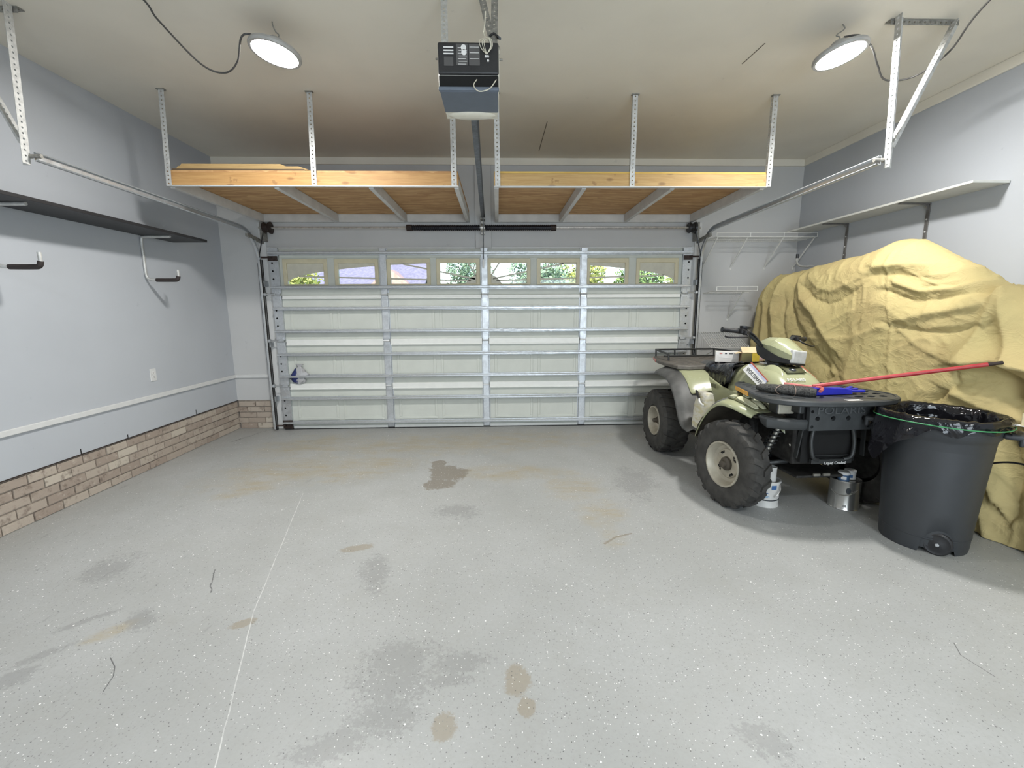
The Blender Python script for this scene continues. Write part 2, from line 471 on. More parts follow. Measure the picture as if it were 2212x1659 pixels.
def cat_rom(pts, n):
    pts = [Vector(p) for p in pts]; out = []
    for i in range(len(pts)-1):
        p0, p1, p2, p3 = pts[max(i-1, 0)], pts[i], pts[i+1], pts[min(i+2, len(pts)-1)]
        for k in range(n):
            t = k/n
            out.append(0.5*((2*p1) + (p2-p0)*t + (2*p0-5*p1+4*p2-p3)*t*t + (3*p1-p0-3*p2+p3)*t**3))
    out.append(pts[-1]); return out
def lerp(a, b, t): return a + (b-a)*t
def interp(x, xs, ys):
    if x <= xs[0]: return ys[0]
    for i in range(len(xs)-1):
        if x <= xs[i+1]:
            t = (x-xs[i])/(xs[i+1]-xs[i]); t = t*t*(3-2*t) if False else t
            return lerp(ys[i], ys[i+1], t)
    return ys[-1]
def angle_iron(p, q, w1, w2, d1, d2, parent, name='hanger', m=None, hole=0.0062, pitch=0.030):
    """perforated L angle from p to q; flanges run along d1 (w1 wide) and d2 (w2 wide)"""
    p, q = Vector(p), Vector(q); ax = (q-p); L = ax.length; ax.normalize()
    b = MB()
    for w, d, o in ((w1, d1, d2), (w2, d2, d1)):
        if w <= 0: continue
        d = Vector(d); d = (d - ax*d.dot(ax)).normalized()
        nrm = Vector(o)
        n = max(1, int(L/pitch)); holes = []
        for i in range(n):
            holes.append(circle((i+0.5)*L/n, w/2, hole, 6))
        Mx = frame_from(p, ax, ax.cross(d))
        b.plate([(0, 0), (L, 0), (L, w), (0, w)], holes, 0.0025, None, Mx)
    return b.build(name, m or M_GALV_DULL, parent)

M_BRKD_ = mat('dark scratch', (0.16, 0.14, 0.11), 0.8)
# ================================================================== the room shell
XL, XR, YD, YB, HC = -3.02, 3.75, 0.075, -7.7, 3.12
JX = 2.50                                   # half width of the door opening
def struct(name, mb, m, label, cat, parent=None, **kw):
    o = mb.build(name, m, parent, **kw)
    if parent is None: tag(o, label, cat, kind='structure')
    return o
floor = struct('floor', MB().box(XL-0.2, XR+0.2, YB-0.2, YD+0.25, -0.12, 0.0), M_FLOOR,
               'stained grey concrete garage floor with paint flakes', 'floor')
ceiling = struct('ceiling', MB().box(XL-0.2, XR+0.2, YB-0.2, YD+0.25, HC, HC+0.12), M_CEIL,
                 'off-white painted garage ceiling', 'ceiling')
BT = 0.352                                   # top of the exposed brick
wl = struct('wall_left', MB().box(XL-0.2, XL, YB-0.2, YD+0.25, BT, HC), M_WALL,
            'pale grey panelled wall above a brick base', 'wall')
MB().box(XL-0.2, XL-0.016, YB-0.2, YD+0.25, -0.02, BT-0.001).build('mortar_bed', M_MORTAR, wl)
wr = struct('wall_right', MB().box(XR, XR+0.2, YB-0.2, YD+0.25, -0.02, HC), M_WALL,
            'pale grey wall behind the canvas-covered heap', 'wall')
struct('wall_back', MB().box(XL, XR, YB-0.2, YB, 0, HC), M_WALL, 'plain wall behind the camera', 'wall')
fw = MB()
fw.box(XL, -JX, YD, YD+0.2, BT, 2.10); fw.box(JX, XR, YD, YD+0.2, 0.0, 2.10)
fw.box(-JX, -2.40, YD-0.015, YD+0.2, 0.0, 2.10); fw.box(2.40, JX, YD-0.015, YD+0.2, 0.0, 2.10)
fw.box(XL, XR, YD, YD+0.2, 2.10, HC)
wf = struct('wall_front', fw, M_HEAD, 'pale wall around the overhead door opening', 'wall')
MB().box(XL, -JX, YD+0.016, YD+0.2, 0, BT-0.001).build('mortar_bed', M_MORTAR, wf)
# bricks, one object each
def brick_mesh(L):
    b = MB().box(0, 0.09, 0, L, 0, 0.057)
    o = b.build('brick', M_BRICK, None); me = o.data; bpy.data.objects.remove(o)
    return me
BL = 0.203
ME_BRICK = [brick_mesh(BL-0.010), brick_mesh(BL/2-0.010)]
rb = random.Random(3)
def put_brick(me, loc, rz, parent):
    o = bpy.data.objects.new('brick', me); COL.objects.link(o)
    o.location = loc; o.rotation_euler = (0, 0, rz); o.parent = parent
for k in range(5):
    z = 0.004 + k*0.0685
    y = YD - (0.0 if k % 2 == 0 else BL/2) - BL
    if k % 2: put_brick(ME_BRICK[1], (XL-0.094+rb.uniform(-0.002, 0.003), YD-BL/2+0.0, z), 0, wl)
    while y > -6.0:
        put_brick(ME_BRICK[0], (XL-0.094+rb.uniform(-0.003, 0.004), y, z+rb.uniform(-0.001, 0.001)), 0, wl); y -= BL
    x = -JX - (0.0 if k % 2 else BL/2)
    if not k % 2: put_brick(ME_BRICK[1], (-JX-0.002, YD+0.094+rb.uniform(-0.003, 0.003), z), 0 if False else PI/2+PI, wf)
    for j in range(3):
        if x - BL*j - BL < XL-0.1: break
        put_brick(ME_BRICK[0], (x-BL*(j+1), YD+0.094+rb.uniform(-0.004, 0.003), z), -PI/2, wf)
# white belt trim, ceiling trim, jamb boards
struct('trim_1', MB().box(XL, XL+0.018, YB, YD, 0.628, 0.668), M_TRIM, 'narrow white belt strip along the left wall', 'trim', bevel=0.004)
struct('trim_2', MB().box(XL, -JX-0.07, YD-0.018, YD, 0.628, 0.668), M_TRIM, 'short white belt strip left of the overhead door', 'trim', bevel=0.004)
cov = MB()
cov.box(XL, XR, YD-0.02, YD, 3.045, HC); cov.box(XR-0.02, XR, YB, YD, 3.045, HC)
struct('trim_3', cov, M_CEIL, 'ceiling trim board running round the top of the walls', 'trim', bevel=0.004)
struct('trim_4', MB().box(-JX-0.075, -JX, YD-0.02, YD+0.05, 0, 2.42), M_TRIM, 'white jamb board at the left of the overhead door', 'trim', bevel=0.004)
struct('trim_5', MB().box(JX, JX+0.075, YD-0.02, YD+0.05, 0, 2.42), M_TRIM, 'white jamb board at the right of the overhead door', 'trim', bevel=0.004)
struct('trim_6', MB().box(-0.09, 0.095, YD-0.03, YD, 2.10, 3.04), M_HEAD, 'upright spring pad board above the middle of the door', 'trim', bevel=0.004)
hb = MB(); hb.box(-JX, JX, YD-0.012, YD, 2.10, 2.15)
struct('trim_7', hb, M_TRIM, 'head stop strip over the overhead door', 'trim', bevel=0.003)
for p, q in (((1.905, -1.905), (1.92, -2.15)), ((0.625, -0.17), (0.632, -0.92))):
    MB().bar((*p, HC-0.0006), (*q, HC-0.0006), 0.007, 0.002).build('ceiling_scratch', M_BRKD_, ceiling)
# panel seams: open gaps in the siding above the brick
for y, h in ((-0.67, 0.05), (-1.54, 0.03), (-1.97, 0.04)):
    MB().box(XL-0.01, XL+0.0012, y-0.004, y+0.004, BT, BT+h).build('seam_gap', M_HOLE, wl)
MB().box(XL-0.014, XL+0.004, YB, YD, BT-0.006, BT+0.001).build('siding_edge_strip', M_RUSTBLK, wl)  # thin dark strip along the bottom edge of the siding

# ------------------------------------------------------------------ overhead door
door = tag(bpy.data.objects.new('door_1', None), 'wide white overhead sectional door with sunburst windows', 'garage door', kind='structure')
COL.objects.link(door)
HW, SH = 2.438, 0.5335
WIN = [(-2.05, ), (-1.466, ), (-0.868, ), (-0.2965, ), (0.2945, ), (0.8735, ), (1.4515, ), (2.0435, )]
WZ0, WZ1 = 1.722, 1.962
PW = 0.212
stile_x = (-1.155, 0.010, 1.172)
bays = [(-2.33, -1.195), (-1.115, -0.03), (0.05, 1.132), (1.212, 2.33)]
for k in range(4):
    b = MB()
    z0, z1 = (k*SH if k else 0.012), (k+1)*SH
    if k < 3:
        b.box(-HW, HW, 0.0, 0.045, z0, z1)
        for x0, x1 in bays:                       # two embossed panels per bay
            w = (x1-x0-0.10)/2 - 0.03
            for j in range(2):
                cx = x0+0.05 + (w/2+0.015) + j*(w+0.06)
                zz0, zz1 = z0+0.10, z1-0.12
                for (fx0, fx1, fz0, fz1) in ((cx-w/2, cx+w/2, zz0, zz0+0.03), (cx-w/2, cx+w/2, zz1-0.03, zz1), (cx-w/2, cx-w/2+0.03, zz0+0.03, zz1-0.03), (cx+w/2-0.03, cx+w/2, zz0+0.03, zz1-0.03)):
                    b.box(fx0, fx1, -0.007, 0.002, fz0, fz1)
    else:
        holes = [[(c[0]-PW, WZ0), (c[0]+PW, WZ0), (c[0]+PW, WZ1), (c[0]-PW, WZ1)] for c in WIN]
        b.plate([(-HW, z0), (HW, z0), (HW, 2.12), (-HW, 2.12)], holes, 0.045, None, frame_from((0, 0, 0), (1, 0, 0), (0, -1, 0)))
    b.build('door_section', M_PANEL, door, bevel=0.004)
for z0, z1 in ((1.555, 1.597), (1.018, 1.090), (0.490, 0.563)):
    for (x0, x1) in bays:
        bb = MB().box(x0, x1, -0.022, 0.0, z0+0.012, z1); bb.box(x0, x1, -0.03, 0, z0, z0+0.018)
        bb.build('joint_rail', M_RIDGE, door, bevel=0.005)
for (x0, x1) in bays:
    MB().box(x0, x1, -0.02, 0, 0.012, 0.045).build('bottom_rail', M_RIDGE, door, bevel=0.004)
    MB().box(x0, x1, -0.012, 0, 2.02, 2.105).build('top_rail', M_PANEL, door, bevel=0.004)
MB().box(-HW, HW, -0.01, 0.05, 0.0, 0.013).build('bottom_seal', M_RUBBER, door)
for k in range(4):
    z0, z1 = k*SH+0.02, (k+1)*SH-0.008
    for x in stile_x:
        st = MB().box(x-0.036, x+0.036, -0.026, 0, z0, z1)
        st.box(x-0.048, x-0.036, -0.008, 0, z0, z1); st.box(x+0.036, x+0.048, -0.008, 0, z0, z1)
        st.build('stile', M_GALV, door, bevel=0.003)
    for sg in (-1, 1):
        st = MB().box(min(sg*2.335, sg*2.435), max(sg*2.335, sg*2.435), -0.03, 0.0, z0, z1)
        for q in range(3):
            st.cyl((sg*2.405, -0.0305, z0+0.16+q*0.09), (sg*2.405, -0.029, z0+0.16+q*0.09), 0.011, 8, M_HOLE)
        st.mats.insert(0, M_GALV) if M_GALV not in st.mats else None
        for f in st.bm.faces: f.material_index = 0
        for f in st.bm.faces:
            if len(f.verts) != 4 or f.calc_area() < 0.0004: f.material_index = 1
        st.build('end_stile', M_GALV, door)
STRUTS = [2.07, 1.688, 1.447, 1.187, 0.915, 0.656, 0.388, 0.093]
for z in STRUTS:
    prof = [(-0.024, 0.019), (-0.028, 0.017), (-0.028, 0.011), (-0.075, 0.009), (-0.078, 0.006), (-0.078, -0.010), (-0.074, -0.014), (-0.028, -0.014), (-0.028, -0.021), (-0.024, -0.023)]
    s_ = MB().loft([[(x, p[0], z+p[1]) for p in prof] for x in (-2.425, 2.425)], closed=True, cap=True)
    s_.build('strut', M_GALV, door)
def hinge(x, z):
    h = MB().box(x-0.032, x+0.032, -0.034, -0.024, z-0.055, z-0.008); h.box(x-0.032, x+0.032, -0.034, -0.024, z+0.008, z+0.055)
    h.cyl((x-0.034, -0.038, z), (x+0.034, -0.038, z), 0.009, 8)
    for dx in (-0.018, 0.018):
        for dz in (-0.035, 0.035): h.cyl((x+dx, -0.034, z+dz), (x+dx, -0.040, z+dz), 0.006, 6)
    return h
for z in (SH, 2*SH, 3*SH):
    for x in stile_x: hinge(x, z).build('hinge', M_GALV, door)
    for sg in (-1, 1):
        h = hinge(sg*2.38, z); h.cyl((sg*2.40, -0.05, z+0.01), (sg*2.50, -0.05, z+0.01), 0.007, 6)
        h.cyl((sg*2.49, -0.05, z+0.01), (sg*2.515, -0.05, z+0.01), 0.022, 10)
        h.build('roller_hinge', M_GALV, door)
for sg in (-1, 1):                                # bottom brackets and top roller arms
    h = MB().box(min(sg*2.33, sg*2.44), max(sg*2.33, sg*2.44), -0.045, -0.03, 0.02, 0.12)
    h.cyl((sg*2.36, -0.055, 0.07), (sg*2.36, -0.045, 0.07), 0.022, 10); h.cyl((sg*2.40, -0.06, 0.06), (sg*2.52, -0.06, 0.06), 0.010, 8)
    h.build('bottom_bracket', M_RUSTBLK, door)
    h = MB().box(min(sg*2.34, sg*2.44), max(sg*2.34, sg*2.44), -0.05, -0.03, 1.985, 2.035); h.cyl((sg*2.40, -0.05, 2.02), (sg*2.51, -0.05, 2.02), 0.010, 8)
    h.build('top_bracket', M_RUSTBLK, door)
# windows of the door
def arc_z(x): return 1.732 + 0.235*math.sqrt(max(0.0, 1-(x/2.27)**2))
def hub_z(x): return 1.722 + 0.115*math.sqrt(max(0.0, 1-(x/0.2)**2)) if abs(x) < 0.2 else 1.722
def clip(p, q, x0, x1, z0, z1):
    t0, t1 = 0.0, 1.0; dx, dz = q[0]-p[0], q[1]-p[1]
    for pp, qq in ((-dx, p[0]-x0), (dx, x1-p[0]), (-dz, p[1]-z0), (dz, z1-p[1])):
        if abs(pp) < 1e-9:
            if qq < 0: return None
        else:
            r = qq/pp
            if pp < 0: t0 = max(t0, r)
            else: t1 = min(t1, r)
    if t0 >= t1: return None
    return (p[0]+t0*dx, p[1]+t0*dz), (p[0]+t1*dx, p[1]+t1*dz)
for c in WIN:
    x0, x1 = c[0]-PW, c[0]+PW
    fr = MB()
    Mf = frame_from((0, -0.012, 0), (1, 0, 0), (0, -1, 0))
    fr.plate([(x0-0.04, WZ0-0.012), (x1+0.04, WZ0-0.012), (x1+0.04, WZ1+0.048), (x0-0.04, WZ1+0.048)],
             [[(x0+0.004, WZ0+0.004), (x1-0.004, WZ0+0.004), (x1-0.004, WZ1-0.004), (x0+0.004, WZ1-0.004)]], 0.03, None, Mf)
    fo = fr.build('window_frame', M_CREAM, door, bevel=0.006)
    MB().box(x0, x1, 0.018, 0.022, WZ0, WZ1).build('pane', M_GLASS, fo)
    ins = MB(); N = 16
    for i in range(N):
        a, b_ = lerp(x0, x1, i/N), lerp(x0, x1, (i+1)/N)
        za, zb = min(arc_z(a), WZ1), min(arc_z(b_), WZ1)
        if min(za, zb) < WZ1-0.001:
            vs = [(a, y, za) for y in (0.006, 0.014)] + [(b_, y, zb) for y in (0.006, 0.014)] + [(b_, y, WZ1) for y in (0.006, 0.014)] + [(a, y, WZ1) for y in (0.006, 0.014)]
            ins.faces(vs, [(0,2,4,6), (7,5,3,1), (0,1,3,2), (2,3,5,4), (4,5,7,6), (6,7,1,0)])
        ha, hb2 = hub_z(a), hub_z(b_)
        if max(ha, hb2) > 1.724:
            vs = [(a, y, WZ0) for y in (0.006, 0.014)] + [(b_, y, WZ0) for y in (0.006, 0.014)] + [(b_, y, hb2) for y in (0.006, 0.014)] + [(a, y, ha) for y in (0.006, 0.014)]
            ins.faces(vs, [(0,2,4,6), (7,5,3,1), (0,1,3,2), (2,3,5,4), (4,5,7,6), (6,7,1,0)])
    for sg in (-1, 1):
        for p, q in (((0.05*sg, 1.76), (0.20*sg, 1.99)), ((0.1*sg, 1.779), (1.0*sg, 1.963)), ((0.15*sg, 1.759), (2.2*sg, 1.815))):
            r = clip(p, q, x0, x1, WZ0, WZ1)
            if r and r[0][1] < arc_z(r[0][0]):
                (pa, pb) = r
                # stop the ray at the arch
                for _ in range(40):
                    if pb[1] > arc_z(pb[0])+0.004: pb = (lerp(pb[0], pa[0], 0.05), lerp(pb[1], pa[1], 0.05))
                ins.bar((pa[0], 0.010, pa[1]), (pb[0], 0.010, pb[1]), 0.008, 0.017, None, (0, 0, 1))
    ins.build('sunburst_insert', M_INSERT, fo)

# ------------------------------------------------------------------ door tracks
def track(sg, label):
    t = thing('door_track', (sg*2.53, -0.05, 0), label, 'door track', 'overhead door tracks')
    R = 0.33; ZT = 2.295
    path = [(0, 0, 0.02), (0, 0, 0.6), (0, 0, 1.2), (0, 0, ZT-R-0.02)]
    for i in range(1, 10):
        a = PI/2*i/9
        path.append((0, -R*(1-math.cos(a)), ZT-R+R*math.sin(a)))
    slope = 0.010
    path += [(0, y, ZT+slope*(-(y+R))) for y in (-0.7, -1.2, -1.8, -2.40)]
    # J shaped cross-section swept along the path
    secs = []
    n = len(path)
    prof = [(-0.026, 0.0), (-0.026, 0.016), (-0.020, 0.022), (-0.016, 0.018), (-0.022, 0.013), (-0.022, 0.004), (0.022, 0.004), (0.022, 0.013), (0.016, 0.018), (0.020, 0.022), (0.026, 0.016), (0.026, 0.0)]
    for i, p in enumerate(path):
        p = Vector(p); tg = (Vector(path[min(i+1, n-1)]) - Vector(path[max(i-1, 0)])).normalized()
        nr = Vector((1, 0, 0)).cross(tg).normalized()
        secs.append([p + nr*a + Vector((sg*(-b+0.012), 0, 0)) for a, b in prof])
    MB().loft(secs, closed=True, cap=True).build('track_rail', M_GALV, t)
    # dark lift cable along the vertical leg
    MB().tube([(sg*0.028, 0.014, 0.06), (sg*0.028, 0.012, 1.0), (sg*0.024, 0.0, 1.95), (-sg*0.08, -0.02, 2.3)], 0.006, 6).build('lift_cable', M_BLACK, t)
    MB().box(-0.009, 0.009, 0.012, 0.05, 0.0, 2.0).build('weather_strip', M_RUBBER, t, bevel=0.003)
    for z in (0.35, 1.0, 1.7):
        MB().box(-0.025, 0.025, 0.02, 0.10, z, z+0.06).build('track_bracket', M_GALV, t)
    MB().bar((0, -0.22, 2.235), (0, 0.10, 2.20), 0.03, 0.035).build('flag_bracket', M_GALV_DARK, t)
    # rear hanger: upright angle, diagonal brace, ceiling angle
    zr = ZT+slope*2.1
    MB().cyl((sg*-0.03, -2.395, zr), (sg*0.05, -2.395, zr), 0.012, 8).build('track_bolt', M_GALV_DARK, t)
    angle_iron((sg*0.035, -2.40, zr-0.05), (sg*0.02, -2.37, 3.119), 0.045, 0.045, (0, -1, 0), (sg, 0, 0), t, 'hanger')
    angle_iron((sg*0.07, -2.37, zr+0.10), (sg*0.375, -2.36, 3.10), 0.045, 0.045, (0, -1, 0), (sg, 0, 0), t, 'brace')
    angle_iron((sg*0.0, -2.36, 3.116), (sg*0.42, -2.36, 3.116), 0.045, 0.03, (0, 1, 0), (0, 0, -1), t, 'ceiling_angle', M_GALV_DARK)
    return t
track(-1, 'galvanised overhead door track and hanger along the left wall')
track(1, 'galvanised overhead door track and hanger on the side of the canvas-covered heap')

# ------------------------------------------------------------------ torsion spring shaft
ts = thing('torsion_spring_shaft', (0, -0.03, 2.345), 'torsion spring shaft with two black springs above the overhead door', 'spring shaft')
MB().cyl((-2.52, 0, 0), (2.52, 0, 0), 0.0125, 10).build('shaft', M_SHAFT, ts, smooth=40)
for x0, x1 in ((-0.835, -0.035), (0.025, 0.81)):
    pts = []; N = 420; turns = 70
    body = MB().cyl((x0, 0, 0), (x1, 0, 0), 0.026, 14)
    for i in range(N+1):
        a = 2*PI*turns*i/N/2
        pts.append((lerp(x0, x1, i/N), 0.030*math.cos(a), 0.030*math.sin(a)))
    body.tube(pts, 0.0055, 4)
    sp_ = body.build('torsion_spring', mat('black spring steel', (0.012, 0.011, 0.016), 0.45, 0.3) if 'black spring steel' not in MATS else MATS['black spring steel'], ts, smooth=60)
    xe = x0 if x0 < -0.5 else x1
    MB().cyl((xe-0.03, 0, 0), (xe+0.03, 0, 0), 0.034, 12).build('winding_cone', M_RUSTBLK, sp_)
for sg in (-1, 1):
    Mx = Matrix.Translation((sg*2.42, 0, 0)) @ Matrix.Rotation(PI/2, 4, 'Y')
    MB().lathe([(0.013, -0.045), (0.055, -0.045), (0.062, -0.03), (0.048, -0.02), (0.045, 0.01), (0.062, 0.022), (0.066, 0.04), (0.03, 0.045), (0.013, 0.045)], 20, None, Mx).build('cable_drum', M_BLACK if sg > 0 else M_RUSTBLK, ts, smooth=40)
    MB().box(min(sg*2.47, sg*2.50), max(sg*2.47, sg*2.50), -0.02, 0.085, -0.14, 0.06).build('bearing_plate', M_GALV_DARK, ts)
cb = MB().cyl((-0.02, 0, 0), (0.015, 0, 0), 0.045, 14); cb.box(-0.022, 0.016, 0, 0.075, -0.07, 0.07)
cb.build('center_bracket', M_SHAFT, ts, smooth=40)

# ------------------------------------------------------------------ overhead storage platforms
def platform(x0, x1, joists, hang, label, beam_m, yellow):
    p = thing('storage_platform', ((x0+x1)/2, -0.66, 2.42), label, 'storage platform', 'overhead storage platforms')
    ox, oy, oz = (x0+x1)/2, -0.66, 2.42
    def bx(n, a, b, c, d, e, f, m, **kw): return MB().box(a-ox, b-ox, c-oy, d-oy, e-oz, f-oz).build(n, m, p, **kw)
    bx('front_beam', x0, x1, -1.405, -1.368, 2.434, 2.534, beam_m, bevel=0.003)
    bx('deck', x0+0.004, x1-0.004, -1.40, 0.05, 2.5345, 2.549, M_YELLOW_EDGE if yellow else M_OSB)
    bx('deck_underside', x0+0.004, x1-0.004, -1.366, 0.05, 2.508, 2.534, M_OSB)
    bx('ledger', x0, x1, 0.035, 0.073, 2.42, 2.507, M_JOIST, bevel=0.003)
    bx('edge_strip', x0, x1, -1.41, -1.372, 2.427, 2.4335, M_TRIM)
    for x in joists:
        bx('joist', x-0.019, x+0.019, -1.367, 0.034, 2.418, 2.507, M_JOIST, bevel=0.003)
    for hx, top, a, m in hang:
        zt = 3.119
        angle_iron((hx-ox, -1.408-oy, 2.432-oz), (top[0]-ox, top[1]-oy, zt-oz), 0.042, 0.03, (a, 0, 0), (0, 1, 0), p, 'hanger', m)
        MB().cbox((top[0]-ox+a*0.02, top[1]-oy, zt-oz-0.003), (0.06, 0.03, 0.005)).build('hanger_foot', M_GALV_DARK, p)
    return p
platform(-2.52, -0.155, (-2.50, -1.66, -0.885, -0.175), ((-2.52, (-2.45, -1.47), 1, None), (-1.355, (-1.325, -1.45), 1, None), (-0.17, (-0.165, -1.46), -1, None)),
         'left overhead pine platform carrying loose plywood boards', M_PINE, False)
platform(0.14, 2.452, (0.16, 0.90, 1.655, 2.43), ((0.15, (0.145, -1.46), 1, None), (1.275, (1.265, -1.45), 1, None), (2.44, (2.41, -1.46), 1, None)),
         'empty overhead pine platform with a bright yellow deck edge', M_PINE2, True)
def board(x0, x1, y0, y1, z, t, m, label, ch=0.05):
    b = MB().faces([(x0, y0, z), (x1, y0, z), (x1-ch, y0, z+t), (x0+ch*0.3, y0, z+t), (x0, y1, z), (x1, y1, z), (x1-ch, y1, z+t), (x0+ch*0.3, y1, z+t)],
                   [(0,1,2,3), (7,6,5,4), (0,4,5,1), (1,5,6,2), (2,6,7,3), (3,7,4,0)])
    b2 = MB(); b2.faces([(x0, y0, z), (x1, y0, z), (x1-ch, y0, z+t), (x0+ch*0.3, y0, z+t), (x0, y1, z), (x1, y1, z), (x1-ch, y1, z+t), (x0+ch*0.3, y1, z+t)],
                   [(0,1,2,3), (7,6,5,4), (0,4,5,1), (1,5,6,2), (2,6,7,3), (3,7,4,0)])
    o = b2.build('plywood_board', m); tag(o, label, 'board', 'boards on the left overhead platform')
board(-2.50, -1.42, -1.36, -0.72, 2.5495, 0.024, M_LUMBER_DARK, 'dark-edged board lowest of the three on the left overhead platform', 0.01)
board(-2.48, -1.40, -1.34, -0.75, 2.5740, 0.026, M_LUMBER, 'pale plywood board in the middle of the three on the left platform', 0.08)
board(-2.45, -1.58, -1.33, -0.80, 2.6005, 0.020, M_LUMBER, 'shortest plywood board topmost on the left overhead platform', 0.05)

# ------------------------------------------------------------------ door opener
M_OPN = mat('opener white casing', (0.70, 0.68, 0.60), 0.4)
M_OPB = mat('opener blue grey belly', (0.115, 0.14, 0.18), 0.5, var=0.08)
M_LENS = mat('opener light lens', (0.74, 0.71, 0.60), 0.3)
M_LBL = mat('white label', (0.75, 0.74, 0.72), 0.5)
M_LBG = mat('grey label', (0.085, 0.082, 0.08), 0.6)
op = thing('door_opener_mount', (0.03, -2.74, 2.48), 'black and blue-grey overhead door opener hung from the ceiling', 'door opener')
cs = MB().faces([(-0.152, -0.165, 0.215), (0.152, -0.165, 0.215), (0.15, -0.165, 0.0), (-0.15, -0.165, 0.0), (-0.152, 0.165, 0.215), (0.152, 0.165, 0.215), (0.145, 0.165, 0.02), (-0.145, 0.165, 0.02)],
                [(0,1,2,3), (7,6,5,4), (0,4,5,1), (1,5,6,2), (2,6,7,3), (3,7,4,0)])
cs.build('casing', M_OPN, op, bevel=0.02, bseg=3, smooth=40)
MB().box(-0.148, 0.148, -0.178, -0.16, 0.07, 0.212).build('rear_panel', M_BLACK, op, bevel=0.015, bseg=3)
MB().box(-0.146, 0.146, -0.172, -0.150, 0.0, 0.068).build('rear_recess', M_HOLE, op, bevel=0.005)
MB().box(-0.148, 0.148, -0.182, -0.160, -0.004, 0.014).build('rear_lip', M_OPB, op, bevel=0.005)
MB().box(-0.143, 0.143, -0.170, 0.062, -0.006, 0.004).build('belly', M_OPB, op, bevel=0.004)
ln = MB().lathe([(0.0, -0.018), (0.09, -0.018), (0.128, -0.008), (0.145, 0.012)], 32, None, Matrix.Translation((0, 0.095, 0)) @ Matrix.Diagonal((1, 0.36, 1, 1)))
ln.box(-0.14, 0.14, 0.058, 0.14, -0.006, 0.02)
ln.build('light_lens', M_LENS, op, smooth=60)
lb_ = [(-0.095, 0.187, 0.048, 0.006), (-0.095, 0.173, 0.048, 0.006), (-0.095, 0.159, 0.048, 0.006)]
for x, z, w, h in lb_: MB().cbox((x, -0.1795, z), (w, 0.002, h)).build('label_strip', M_LBL, op)
for x, z, w, h in ((-0.03, 0.155, 0.056, 0.095), (0.03, 0.155, 0.052, 0.095), (-0.095, 0.125, 0.045, 0.04)): MB().cbox((x, -0.179, z), (w, 0.002, h)).build('instruction_label', M_LBG, op)
for x, z in ((-0.022, 0.186), (-0.02, 0.165)):
    MB().cyl((x, -0.179, z), (x, -0.1812, z), 0.013, 14).build('round_label', M_LBL, op)
for i in range(7):
    MB().cbox((-0.03 + (i % 2)*0.004, -0.1803, 0.185-i*0.012), (0.04, 0.0012, 0.002)).build('label_print', M_LBL, op)
for i, (z, m) in enumerate(((0.188, 1), (0.163, 1), (0.137, 1))):
    MB().cbox((0.03, -0.1803, z), (0.046, 0.0012, 0.0022)).build('label_print', M_LBL, op)
for x, z in ((0.085, 0.147), (0.096, 0.147), (0.096, 0.128)):
    MB().cyl((x, -0.178, z), (x, -0.186, z), 0.005, 8).build('wire_terminal', M_LBL, op)
M_WIRE = mat('ivory bell wire', (0.68, 0.64, 0.52), 0.5)
wires = MB()
for k, dx in enumerate((0.0, 0.018, 0.03)):
    wires.tube(cat_rom([(0.075+dx, -0.17, 0.232), (0.055+dx*0.8, -0.20, 0.205), (0.065+dx*0.6, -0.195, 0.175), (0.09, -0.185, 0.155)], 6), 0.0016, 5)
    wires.tube(cat_rom([(0.09, -0.185, 0.155), (0.118-dx*0.3, -0.195, 0.185), (0.11-dx*0.3, -0.2, 0.215), (0.085, -0.175, 0.235), (0.075, -0.165, 0.26)], 6), 0.0016, 5)
wires.tube(cat_rom([(0.075, -0.165, 0.26), (0.082, -0.16, 0.30), (0.086, -0.15, 0.36)], 5), 0.003, 5)
wires.build('bell_wires', M_WIRE, op)
MB().tube(cat_rom([(0.04, -0.175, 0.048), (0.025, -0.20, 0.01), (0.05, -0.21, -0.02), (0.10, -0.20, -0.005), (0.135, -0.18, 0.045)], 8), 0.0026, 6).build('antenna_wire', M_WIRE, op)
MB().box(-0.155, 0.155, -0.06, -0.03, 0.214, 0.222).build('mount_angle', M_GALV_DARK, op)
MB().cyl((-0.168, -0.1, 0.175), (0.168, -0.1, 0.175), 0.005, 6).build('through_bolt', M_GALV_DARK, op)
angle_iron((-0.145, -0.03, 0.215), (-0.165, 0.19, 0.638), 0.036, 0.0, (1, 0, 0), (0, 1, 0), op, 'hanger_strap', M_GALV_DULL)
angle_iron((0.105, -0.03, 0.215), (0.115, 0.16, 0.638), 0.036, 0.0, (1, 0, 0), (0, 1, 0), op, 'hanger_strap', M_GALV_DARK)
angle_iron((0.115, -0.055, 0.215), (0.035, 0.15, 0.638), 0.036, 0.0, (1, 0, 0), (0, 1, 0), op, 'hanger_strap', M_GALV_DARK)
MB().tube([(0.102, -0.01, 0.33), (0.125, -0.02, 0.338), (0.145, 0.0, 0.335), (0.158, 0.0, 0.325), (0.142, 0.03, 0.345)], 0.006, 6).build('cable_tie', M_BLACK, op)
MB().tube([(0.14+0.014*math.cos(a*PI/8), -0.12, 0.214+0.014*math.sin(a*PI/8)) for a in range(16)], 0.003, 5, closed=True).build('eye_ring', M_GALV_DARK, op)
rl = MB()
a, b = Vector((0.005, 0.12, 0.035)), Vector((-0.03, 2.62, -0.045))
M_RAIL = mat('opener rail steel', (0.13, 0.14, 0.16), 0.28, 0.8, var=0.5, scale=30)
rl.bar(a, b, 0.034, 0.006); rl.bar(a+Vector((0, 0, 0.012)), b+Vector((0, 0, 0.012)), 0.006, 0.026)
rl.bar(a+Vector((0.014, 0, 0.008)), b+Vector((0.014, 0, 0.008)), 0.004, 0.02)
rl.build('rail', M_RAIL, op)
